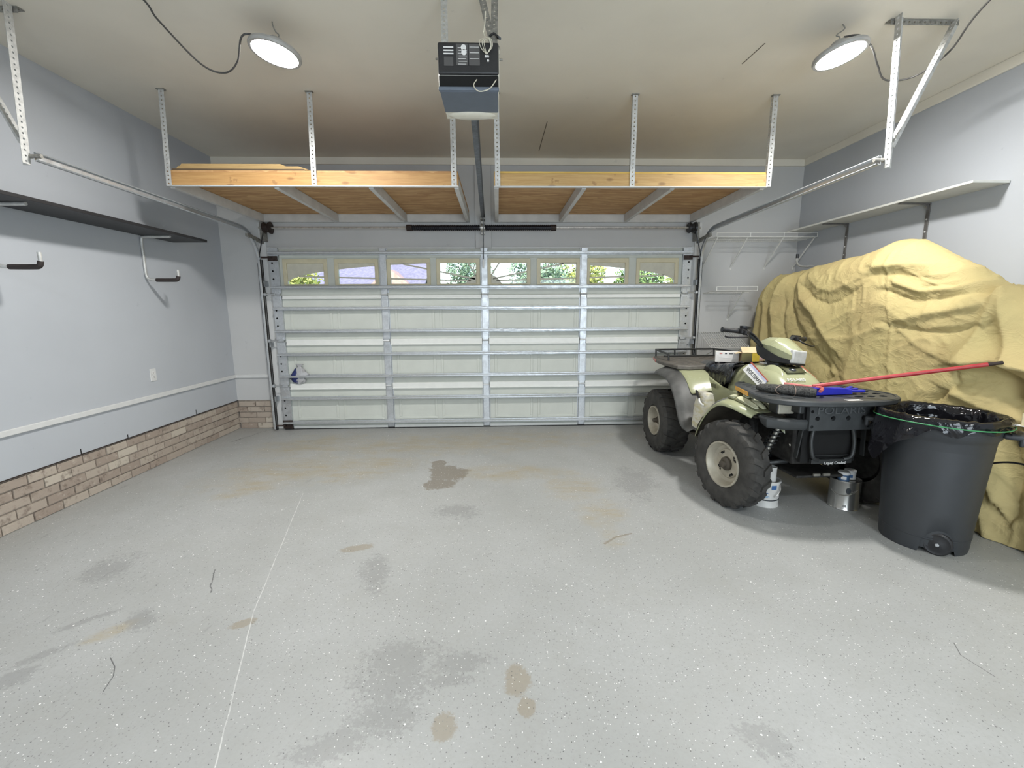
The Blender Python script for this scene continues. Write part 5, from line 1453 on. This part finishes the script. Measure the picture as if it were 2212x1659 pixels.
bmp = MB().loft(sec, closed=True, cap=True).build('bumper', M_RACK, qb, smooth=40)
ol = [(-0.205, 0.636), (0.215, 0.636), (0.228, 0.79), (0.20, 0.822), (-0.185, 0.822), (-0.212, 0.79)]
hl = [circle(x, 0.715, 0.016, 14) for x in (-0.155, -0.048, 0.055, 0.160)] + [circle(x, z, 0.011, 10) for x, z in ((-0.192, 0.762), (0.205, 0.762), (-0.188, 0.662), (0.197, 0.662))]
pl = MB().plate(ol, hl, 0.03, None, frame_from((0, -1.628, 0), (1, 0, 0), (0, -1, 0.0)))
plo = pl.build('bumper_plate', M_RACK, bmp, bevel=0.0)
MB().box(-0.22, 0.22, -1.585, -1.555, 0.655, 0.81).build('plate_backing', M_HOLE, bmp)
text_mesh('POLARIS', 0.068, mat('embossed charcoal', (0.10, 0.105, 0.107), 0.4), plo, 'embossed_lettering', frame_from((0.0, -1.630, 0.766), (1, 0, 0), (0, -1, 0)), 0.004, sx=1.28)
for sg in (-1, 1):
    hl_ = MB().box(sg*0.275-0.074, sg*0.275+0.074, -1.51, -1.42, 0.722, 0.800).build('headlamp_housing', M_BLACK, qb, bevel=0.008)
    MB().box(sg*0.275-0.071, sg*0.275+0.071, -1.524, -1.508, 0.725, 0.797).build('headlamp_lens', M_LENSB, hl_, bevel=0.007)
    MB().box(min(sg*0.16, sg*0.24), max(sg*0.16, sg*0.24), -1.56, -1.40, 0.70, 0.80).build('lamp_recess', M_HOLE, qb)
# ---- lower brush guard, radiator, suspension
for sg in (-1, 1):
    MB().tube(cat_rom([(sg*0.13, -1.58, 0.66), (sg*0.15, -1.59, 0.55), (sg*0.135, -1.60, 0.45), (sg*0.09, -1.59, 0.425)], 5), 0.013, 8).build('guard_tube', M_FRAME, qb, smooth=60)
    MB().bar((sg*0.215, -1.58, 0.66), (sg*0.235, -1.57, 0.44), 0.03, 0.008, None, (1, 0, 0)).build('guard_strut', M_FRAME, qb)
gl = MB().box(-0.14, 0.14, -1.60, -1.575, 0.40, 0.43); gl.box(-0.12, 0.12, -1.595, -1.58, 0.452, 0.458)
gl.build('guard_crossbar', M_FRAME, qb, bevel=0.004)
rad = MB().box(-0.19, 0.19, -1.56, -1.53, 0.40, 0.66).build('radiator', M_HOLE, qb)
text_mesh('Liquid Cooled', 0.026, M_DECALW, rad, 'radiator_lettering', frame_from((0.02, -1.604, 0.406), (1, 0, 0), (0, -1, 0)), 0.001)
for sg in (-1, 1):
    MB().tube([(sg*0.13, -1.36, 0.34), (sg*0.30, -1.32, 0.31), (sg*0.40, -1.29, 0.30)], 0.018, 8).build('control_arm', M_FRAME, qb)
    MB().tube([(sg*0.13, -1.20, 0.34), (sg*0.30, -1.27, 0.31), (sg*0.40, -1.29, 0.30)], 0.018, 8).build('control_arm', M_FRAME, qb)
    MB().tube([(sg*0.18, -1.28, 0.30), (sg*0.40, -1.29, 0.31)], 0.022, 8).build('drive_shaft', M_ENG, qb)
    sh = MB().cyl((sg*0.20, -1.38, 0.66), (sg*0.30, -1.34, 0.36), 0.018, 10)
    pts = []
    for i in range(97):
        t = i/96; c = Vector((sg*0.20, -1.38, 0.64)).lerp(Vector((sg*0.29, -1.345, 0.42)), t); a = 2*PI*8*t
        pts.append(c+Vector((0.034*math.cos(a), 0.034*math.sin(a), 0)))
    sho = sh.build('shock_absorber', M_ALU, qb, smooth=40)
    MB().tube(pts, 0.006, 5).build('coil_spring', M_FRAME, sho, smooth=60)
    MB().tube([(sg*0.13, 0.0, 0.30), (sg*0.40, 0.0, 0.315)], 0.025, 8).build('rear_axle', M_ENG, qb)
skid = MB().box(-0.17, 0.17, -1.52, 0.15, 0.27, 0.29).build('skid_plate', M_ENG, qb, bevel=0.008)
MB().tube(cat_rom([(0.22, -1.35, 0.30), (0.26, -1.40, 0.40), (0.30, -1.42, 0.46)], 5), 0.007, 6).build('brake_hose', M_ALU, qb)
for dx in (-0.04, 0.03):
    MB().cbox((dx, -1.535, 0.30), (0.045, 0.012, 0.016)).build('skid_bolt', M_ALU, skid)
MB().cyl((-0.12, -1.50, 0.52), (-0.20, -1.46, 0.49), 0.012, 8).build('tie_rod', M_ALU, qb)
# ---- rear rack with tube rail
half = [(0.0, -0.30), (0.20, -0.30), (0.38, -0.32), (0.46, -0.28), (0.475, -0.05), (0.46, 0.20), (0.37, 0.52), (0.33, 0.575), (0.0, 0.60)]
outer = half + [(-x, y) for x, y in reversed(half[1:-1])]
holes = []
for sg in (-1, 1):
    for r_ in range(8):
        y = -0.20+0.09*r_
        xm = interp(y, [-0.3, 0.2, 0.52], [0.43, 0.42, 0.33])
        for c_ in range(3):
            x = xm-0.055-c_*0.12
            if x > 0.06: holes.append(slot(sg*x, y, 0.085, 0.030, 0.35*sg, 3))
rr_ = MB().plate(outer, holes, 0.012, None, Matrix.Translation((0, 0, 0.897)))
n = len(outer); sec = []
for i in range(n):
    p = Vector((*outer[i], 0)); tg = (Vector((*outer[(i+1) % n], 0))-Vector((*outer[i-1], 0))).normalized(); nr = Vector((tg.y, -tg.x, 0))
    if nr.dot(p-Vector((0, 0.15, 0))) < 0: nr = -nr
    sec.append([p+nr*a+Vector((0, 0, z)) for a, z in ((-0.012, 0.900), (0.006, 0.900), (0.014, 0.892), (0.012, 0.868), (0.0, 0.862), (-0.010, 0.864))])
sec.append(sec[0]); rr_.loft(sec, closed=True)
rrk = rr_.build('rear_rack', M_RACKD, qb, smooth=35)
MB().plate([(x*0.96, (y-0.15)*0.96+0.15) for x, y in outer], [], 0.004, None, Matrix.Translation((0, 0, 0.876))).build('slot_shade_sheet', M_BLACK, rrk)  # black sheet added under the rack so its slots look dark and shaded
rail = MB().tube(cat_rom([(-0.39, 0.10, 0.90), (-0.39, 0.105, 0.945), (-0.385, 0.14, 0.965), (-0.36, 0.45, 0.972), (-0.335, 0.555, 0.972), (-0.28, 0.57, 0.972), (0.28, 0.57, 0.972), (0.335, 0.555, 0.972), (0.36, 0.45, 0.972), (0.385, 0.14, 0.965), (0.39, 0.105, 0.945), (0.39, 0.10, 0.90)], 5), 0.010, 8)
for x in (-0.335, -0.12, 0.12, 0.335): rail.cyl((x, 0.56, 0.895), (x, 0.565, 0.97), 0.009, 8)
rail.build('rack_rail', M_FRAME, rrk, smooth=60)
MB().cyl((-0.27, 0.50, 0.905), (0.40, 0.50, 0.905), 0.009, 8).build('rack_crossbar', M_FRAME, rrk)
for sg in (-1, 1):
    MB().bar((sg*0.462, 0.245, 0.882), (sg*0.385, 0.50, 0.882), 0.014, 0.024).build('corner_reflector', M_REDR, rrk, bevel=0.002)
    MB().box(min(sg*0.2, sg*0.24), max(sg*0.2, sg*0.24), -0.2, 0.4, 0.79, 0.884).build('rack_support', M_FRAME, rrk)
# ---- handlebar, pod and controls (turned slightly)
hbk = bpy.data.objects.new('handlebar', None); COL.objects.link(hbk); hbk.parent = qb
HBX = 1.17
AXR = Vector((0, 0.40, 0.917)); PV = Vector((0.0, -0.88, 1.08))
hbk.matrix_local = Matrix.Translation(PV) @ Matrix.Rotation(math.radians(16), 4, AXR) @ Matrix.Translation((0, 0, -1.085))
MB().tube(cat_rom([(-0.27*HBX, 0.035, 1.212), (-0.225*HBX, 0.025, 1.215), (-0.19*HBX, 0.015, 1.198), (-0.10, -0.02, 1.11), (-0.05, -0.03, 1.08), (0.05, -0.03, 1.08), (0.10, -0.02, 1.11), (0.19*HBX, 0.015, 1.198), (0.225*HBX, 0.025, 1.215), (0.27*HBX, 0.035, 1.212)], 5), 0.0155, 9).build('bar_tube', M_FRAME, hbk, smooth=60)
for k in (0.0, 0.018):
    MB().tube(cat_rom([(-0.255*HBX, 0.03-k, 1.198+k), (-0.20*HBX, 0.0-k, 1.207), (-0.14, -0.02-k, 1.15-k), (-0.09, -0.03, 1.08-k*0.5), (-0.05, -0.05, 1.07)], 6), 0.0055, 6).build('control_cable', M_BLACK, hbk, smooth=60)
for sg in (-1, 1):
    MB().lathe([(0.0, 0.0), (0.017, 0.0), (0.0185, 0.01), (0.0165, 0.02), (0.0165, 0.115), (0.021, 0.12), (0.021, 0.128), (0.0, 0.128)], 14, None, frame_from((sg*0.275*HBX, 0.036, 1.212), (0, 0, 1), (sg*1, 0.30, -0.03))).build('grip', M_BLACK, hbk, smooth=40)
    cl = MB().box(sg*0.245*HBX-0.03, sg*0.245*HBX+0.03, 0.0, 0.055, 1.194, 1.234); cl.box(sg*0.235*HBX-0.022, sg*0.235*HBX+0.022, -0.02, 0.02, 1.187, 1.222)
    cl.build('switch_block', M_BLACK, hbk, bevel=0.008)
    MB().tube(cat_rom([(sg*0.235*HBX, -0.01, 1.197), (sg*0.25*HBX, -0.04, 1.177), (sg*0.31*HBX, -0.035, 1.165), (sg*0.385*HBX, -0.005, 1.158), (sg*0.405*HBX, 0.0, 1.164)], 5), 0.007, 7).build('brake_lever', M_BLACK, hbk, smooth=60)
res = MB().lathe([(0.0, 0.0), (0.035, 0.0), (0.040, 0.008), (0.040, 0.022), (0.0, 0.026)], 18, None, Matrix.Translation((-0.225*HBX, 0.025, 1.234)) @ Matrix.Diagonal((1.25, 0.8, 1, 1)))
res.build('fluid_reservoir', M_BLACK, hbk, smooth=40)
def rsec(y, hw, zb, zt, hwb):
    half = [(0, zt), (hw*0.50, zt-0.004), (hw*0.86, zt-0.03), (hw, zt-(zt-zb)*0.5), (hwb*0.97, zb+0.012), (hwb*0.8, zb), (0, zb)]
    return [(x, y, z) for x, z in half] + [(-x, y, z) for x, z in reversed(half[1:-1])]
pod = MB().loft([rsec(0.06, 0.05, 1.120, 1.150, 0.05), rsec(0.03, 0.09, 1.095, 1.178, 0.085), rsec(-0.04, 0.115, 1.070, 1.205, 0.105), rsec(-0.13, 0.122, 1.050, 1.208, 0.112), rsec(-0.20, 0.105, 1.036, 1.172, 0.10), rsec(-0.265, 0.084, 1.026, 1.132, 0.080), rsec(-0.285, 0.078, 1.026, 1.120, 0.075)], closed=True, cap=True)
podo = pod.build('headlight_pod', M_SAGE, hbk, smooth=28)
podo.matrix_local = Matrix.Translation((-0.018, 0.0, 0.075)) @ Matrix.Diagonal((0.92, 0.93, 0.93, 1))
lw = [(0.055, 1.130, 1.100, 0.085), (0.02, 1.130, 1.055, 0.103), (-0.05, 1.112, 1.022, 0.118), (-0.13, 1.078, 1.008, 0.120), (-0.21, 1.046, 1.006, 0.104), (-0.275, 1.034, 1.008, 0.083)]
MB().loft([[(-hw, y, a), (-hw*0.96, y, b), (-hw*0.6, y, b-0.012), (hw*0.6, y, b-0.012), (hw*0.96, y, b), (hw, y, a)] for y, a, b, hw in lw], cap=True).build('lower_shroud', M_BLACK, podo, smooth=50)
MB().loft([[(-w, y, zb), (w, y, zb), (w*0.985, y, zt), (-w*0.985, y, zt)] for y, w, zb, zt in ((-0.26, 0.074, 1.014, 1.118), (-0.292, 0.074, 1.012, 1.116), (-0.300, 0.067, 1.018, 1.108))], closed=True, cap=True).build('headlight_lens', M_LENSH, podo, bevel=0.005, smooth=40)
MB().box(-0.076, 0.076, -0.298, -0.25, 1.000, 1.011).build('lens_chin', M_BLACK, podo, bevel=0.003)
MB().cyl((0, -0.03, 0.93), (0, -0.03, 1.08), 0.03, 12).build('steering_post', M_BLACK, hbk)
MB().cyl((0, -0.07, 0.965), (0, -0.07, 1.015), 0.075, 16).build('post_boot', M_BLACK, hbk, smooth=40)
MB().tube([(-0.255, -0.93, 0.72), (-0.262, -0.94, 0.80), (-0.262, -0.945, 0.845)], [0.014, 0.016, 0.022], 10).build('gear_lever', M_BLACK, qb, smooth=50)

# ================================================================== things lying on the quad bike
def W(x, y, z):
    c, s_ = math.cos(QR), math.sin(QR)
    return Vector((QX+x*c-y*s_, QY+x*s_+y*c, z))
# black plastic sheet over the front of the seat
vs, fs = [], []
NU, NV = 34, 26
for i in range(NU+1):
    u = i/NU; y = lerp(-0.34, -0.80, u)
    zt = interp(-y, [0.2, 0.34, 0.52, 0.66, 0.74, 0.9], [0.93, 0.918, 0.908, 0.935, 0.955, 0.972])
    for j in range(NV+1):
        v = j/NV; a = lerp(-1.0, 1.0, v)
        x = -0.185*math.copysign(min(1, abs(a)*1.5), -a)*1.0
        x = 0.235*max(-1, min(1, a*1.55)) ; drop = max(0, abs(a)-0.60)/0.40
        z = zt+0.012 - drop*(0.20-0.06*u) - 0.05*max(0, abs(a)-0.45)
        k = mnoise.noise(Vector((y*14, a*4, 2.0))); k2 = 1-abs(mnoise.noise(Vector((y*9+a*3, a*9, 5.0))))
        vs.append(W(x*(1+0.10*drop)+0.012*k*drop*math.copysign(1, a), y+0.03*mnoise.noise(Vector((a*5, u*3, 8))), z+0.010*k*1.0+0.018*k2*k2))
for i in range(NU):
    for j in range(NV): fs.append((i*(NV+1)+j, i*(NV+1)+j+1, (i+1)*(NV+1)+j+1, (i+1)*(NV+1)+j))
o = MB().faces(vs, fs).build('plastic_sheet', M_BAG, smooth=180, solid=0.003)
tag(o, 'crumpled black plastic sheet over the front of the quad bike seat', 'plastic sheet')
# two cartons on the seat
M_CARD = mat('brown cardboard', (0.42, 0.29, 0.17), 0.8, var=0.15)
M_CARDW = mat('white printed carton', (0.66, 0.64, 0.61), 0.5, var=0.08)
M_YEL = mat('yellow carton print', (0.70, 0.52, 0.06), 0.5, var=0.2)
M_CARDC = mat('cream carton flap', (0.68, 0.54, 0.33), 0.7)
c1 = thing('carton', W(-0.085, -0.42, 0.945), 'white printed carton lying on the black sheet on the seat', 'carton', rz=math.radians(-24))
MB().box(-0.095, 0.095, -0.05, 0.05, 0, 0.092).build('box_body', M_CARDW, c1, bevel=0.002)
MB().box(0.0945, 0.0965, -0.049, 0.049, 0.004, 0.089).build('end_panel', M_YEL, c1)
MB().box(0.0962, 0.0972, -0.045, 0.0, 0.008, 0.055).build('end_print', M_INK, c1)
for x, w, m in ((-0.05, 0.022, M_REDR), (-0.01, 0.016, M_INK), (0.03, 0.03, M_LBG)):
    MB().cbox((x, -0.0508, 0.078), (w, 0.0016, 0.010)).build('front_print', m, c1)
MB().bar((-0.092, -0.0506, 0.084), (-0.05, -0.0506, 0.042), 0.0012, 0.004).build('front_line', M_LBL, c1)
MB().bar((-0.05, -0.0506, 0.042), (0.085, -0.0506, 0.036), 0.0012, 0.004).build('front_line', M_LBL, c1)
c2 = thing('carton', W(0.055, -0.565, 0.955), 'open yellow and black carton with a raised cream flap on the seat', 'carton', rz=math.radians(-20))
bb = MB()
for a_, b_, c_, d_ in ((-0.085, 0.085, -0.06, -0.057), (-0.085, 0.085, 0.057, 0.06), (-0.085, -0.082, -0.06, 0.06), (0.082, 0.085, -0.06, 0.06)): bb.box(a_, b_, c_, d_, 0, 0.085)
bb.box(-0.085, 0.085, -0.06, 0.06, 0, 0.003)
bb.build('box_body', M_CARD, c2)
MB().box(-0.086, -0.005, -0.0612, -0.0600, 0.004, 0.082).build('camouflage_print', leaf_mat('mottled carton print', (0.25, 0.22, 0.08), (0.03, 0.03, 0.02)), c2)
MB().box(-0.005, 0.05, -0.0614, -0.0600, 0.004, 0.082).build('yellow_print', M_YEL, c2)
MB().box(0.05, 0.085, -0.0614, -0.0600, 0.03, 0.082).build('pink_print', mat('pale pink print', (0.62, 0.42, 0.38), 0.6), c2)
MB().bar((0.0, -0.062, 0.086), (0.0, 0.045, 0.128), 0.168, 0.003, None, (0, 0, 1)).build('top_flap', M_CARDC, c2)
MB().bar((-0.086, 0, 0.085), (-0.135, 0, 0.075), 0.10, 0.003, None, (0, 0, 1)).build('side_flap', M_CARDC, c2)
# woven sack in the left footwell
def sack_mat():
    s = NT('white woven sack')
    n = s.noise(9, 4, 0.65, s.scale((1, 1, 3.0)))
    xs = s.n('ShaderNodeSeparateXYZ'); s.put(xs.inputs[0], s.co())
    c = s.mix(s.ramp(n, 0.45, 0.62), (0.66, 0.64, 0.56), (0.58, 0.53, 0.34))
    c = s.mix(s.ramp(xs.outputs[1], 0.075, 0.085), c, (0.72, 0.52, 0.10))
    s.set(c, 0.6); s.bump(n, 0.5, 0.012); return s.m
sec = []
for t in [i/14 for i in range(15)]:
    z = 0.335*t; hy = interp(t, [0, 0.1, 0.6, 1.0], [0.070, 0.092, 0.105, 0.095]); hx = interp(t, [0, 0.1, 0.7, 1.0], [0.055, 0.075, 0.06, 0.030]); row = []
    for i in range(28):
        a = 2*PI*i/28; k = 1+0.09*mnoise.noise(Vector((math.cos(a)*2.4, math.sin(a)*2.4, t*6)))
        row.append((hx*k*math.copysign(abs(math.cos(a))**0.7, math.cos(a)), hy*k*math.copysign(abs(math.sin(a))**0.7, math.sin(a)) - 0.03*t, z))
    sec.append(row)
sk = thing('feed_sack', W(-0.46, -0.775, 0.406), 'white sack with a yellow edge standing in the quad bike footwell', 'sack')
MB().loft(sec, closed=True, cap=True).build('sack_body', sack_mat(), sk, smooth=80)
MB().bar((-0.045, 0.045, 0.335), (-0.075, -0.10, 0.265), 0.012, 0.028, None, (-1, 0, 1)).build('black_strap', M_BLACK, sk, bevel=0.003)
MB().tube(cat_rom([(-0.072, -0.07, 0.29), (-0.085, -0.10, 0.28), (-0.08, -0.125, 0.262), (-0.065, -0.13, 0.25)], 5), 0.008, 7).build('white_cap_strap', M_LBL, sk, smooth=60)
# squeegee-like brush with red pole, blue scraper, red cord on the front rack
bp_ = thing('push_brush', W(-0.145, -1.36, 0.845), 'dark bristle brush with a long red pole lying on the front rack', 'brush')
A, B_ = Vector((-0.235, 0.03, 0.025)), Vector((0.035, -0.19, 0.02))
sec = []
dr = (B_-A).normalized(); sd = Vector((-dr.y, dr.x, 0))
for i in range(13):
    t = i/12; c = A.lerp(B_, t); w = interp(t, [0, 0.1, 0.85, 1], [0.02, 0.045, 0.055, 0.045]); h = interp(t, [0, 0.1, 0.9, 1], [0.014, 0.026, 0.036, 0.026]); row = []
    for k in range(16):
        a = 2*PI*k/16; j = 1+0.28*mnoise.noise(Vector((i*0.9, math.cos(a)*2, math.sin(a)*2)))
        row.append(c+sd*w*j*math.cos(a)+Vector((0, 0, h*j*math.sin(a)+0.004)))
    sec.append(row)
bh = MB().loft(sec, closed=True, cap=True).build('bristle_head', M_BRIS, bp_, smooth=70)
for k in range(2):
    c = A.lerp(B_, 0.50+0.13*k)
    MB().tube([c+sd*0.058*math.cos(a)+dr*(0.05*math.cos(a)*(1 if k == 0 else -0.4))+Vector((0, 0, 0.006+0.036*math.sin(a))) for a in [2*PI*i/20 for i in range(20)]], 0.0016, 5, closed=True).build('binding_string', mat('tan string', (0.45, 0.33, 0.26), 0.8) if 'tan string' not in MATS else MATS['tan string'], bh)
M_PINK = mat('faded red plastic', (0.52, 0.13, 0.12), 0.45, var=0.2)
MB().tube(cat_rom([A.lerp(B_, 0.45)+sd*0.06+Vector((0, 0, 0.035)), A.lerp(B_, 0.7)+sd*0.075+Vector((0, 0, 0.03)), A.lerp(B_, 1.02)+sd*0.065+Vector((0, 0, 0.03)), A.lerp(B_, 1.08)+sd*0.02+Vector((0, 0, 0.03)), A.lerp(B_, 1.06)-sd*0.035+Vector((0, 0, 0.022))], 6), 0.011, 8).build('red_bracket', M_PINK, bp_, smooth=60)
P0 = A.lerp(B_, 0.92)+sd*0.07+Vector((0, 0, 0.035))
tip = Vector((3.065, -2.86, 1.097))-Vector(bp_.location)
MB().cyl(P0, P0.lerp(tip, 0.93), 0.0125, 12).build('red_pole', M_REDP, bp_, smooth=40)
MB().cyl(P0.lerp(tip, 0.92), tip, 0.0105, 10).build('pole_tip', M_RUSTBLK, bp_, smooth=40)
M_BLUE = mat('cobalt blue plastic', (0.012, 0.02, 0.42), 0.3)
sc_ = thing('plastic_scraper', W(0.06, -1.49, 0.8465), 'cobalt blue plastic scraper lying across the front rack', 'scraper', rz=math.radians(7))
s_ = MB().loft([[(x, -hw, z0), (x, hw, z0), (x, hw*0.85, z1), (x, -hw*0.85, z1)] for x, hw, z0, z1 in ((-0.185, 0.016, 0.0, 0.034), (-0.16, 0.024, 0.0, 0.037), (-0.05, 0.026, 0.0, 0.035), (0.05, 0.030, 0.0, 0.030), (0.09, 0.034, 0.0, 0.022))], closed=True, cap=True)
s_.build('scraper_handle', M_BLUE, sc_, bevel=0.004)
sc_.scale = (1.12, 1.15, 1.35)
for a_, z_ in ((0.55, 0.022), (0.18, 0.018), (-0.30, 0.015)):
    MB().bar((0.075, 0.02*a_, 0.012), (0.17, 0.02*a_+0.085*math.sin(a_), z_), 0.020, 0.012).build('scraper_fork', M_BLUE, sc_, bevel=0.003)
lp = MB().tube(cat_rom([W(0.05, -1.42, 0.849), W(0.02, -1.37, 0.855), W(0.05, -1.32, 0.858), W(0.13, -1.33, 0.858), W(0.20, -1.39, 0.853), W(0.25, -1.44, 0.850), W(0.28, -1.475, 0.850)], 6), 0.0045, 6).build('red_cord', M_PINK, smooth=60)
tag(lp, 'thin red cord looped behind the blue scraper on the front rack', 'cord')
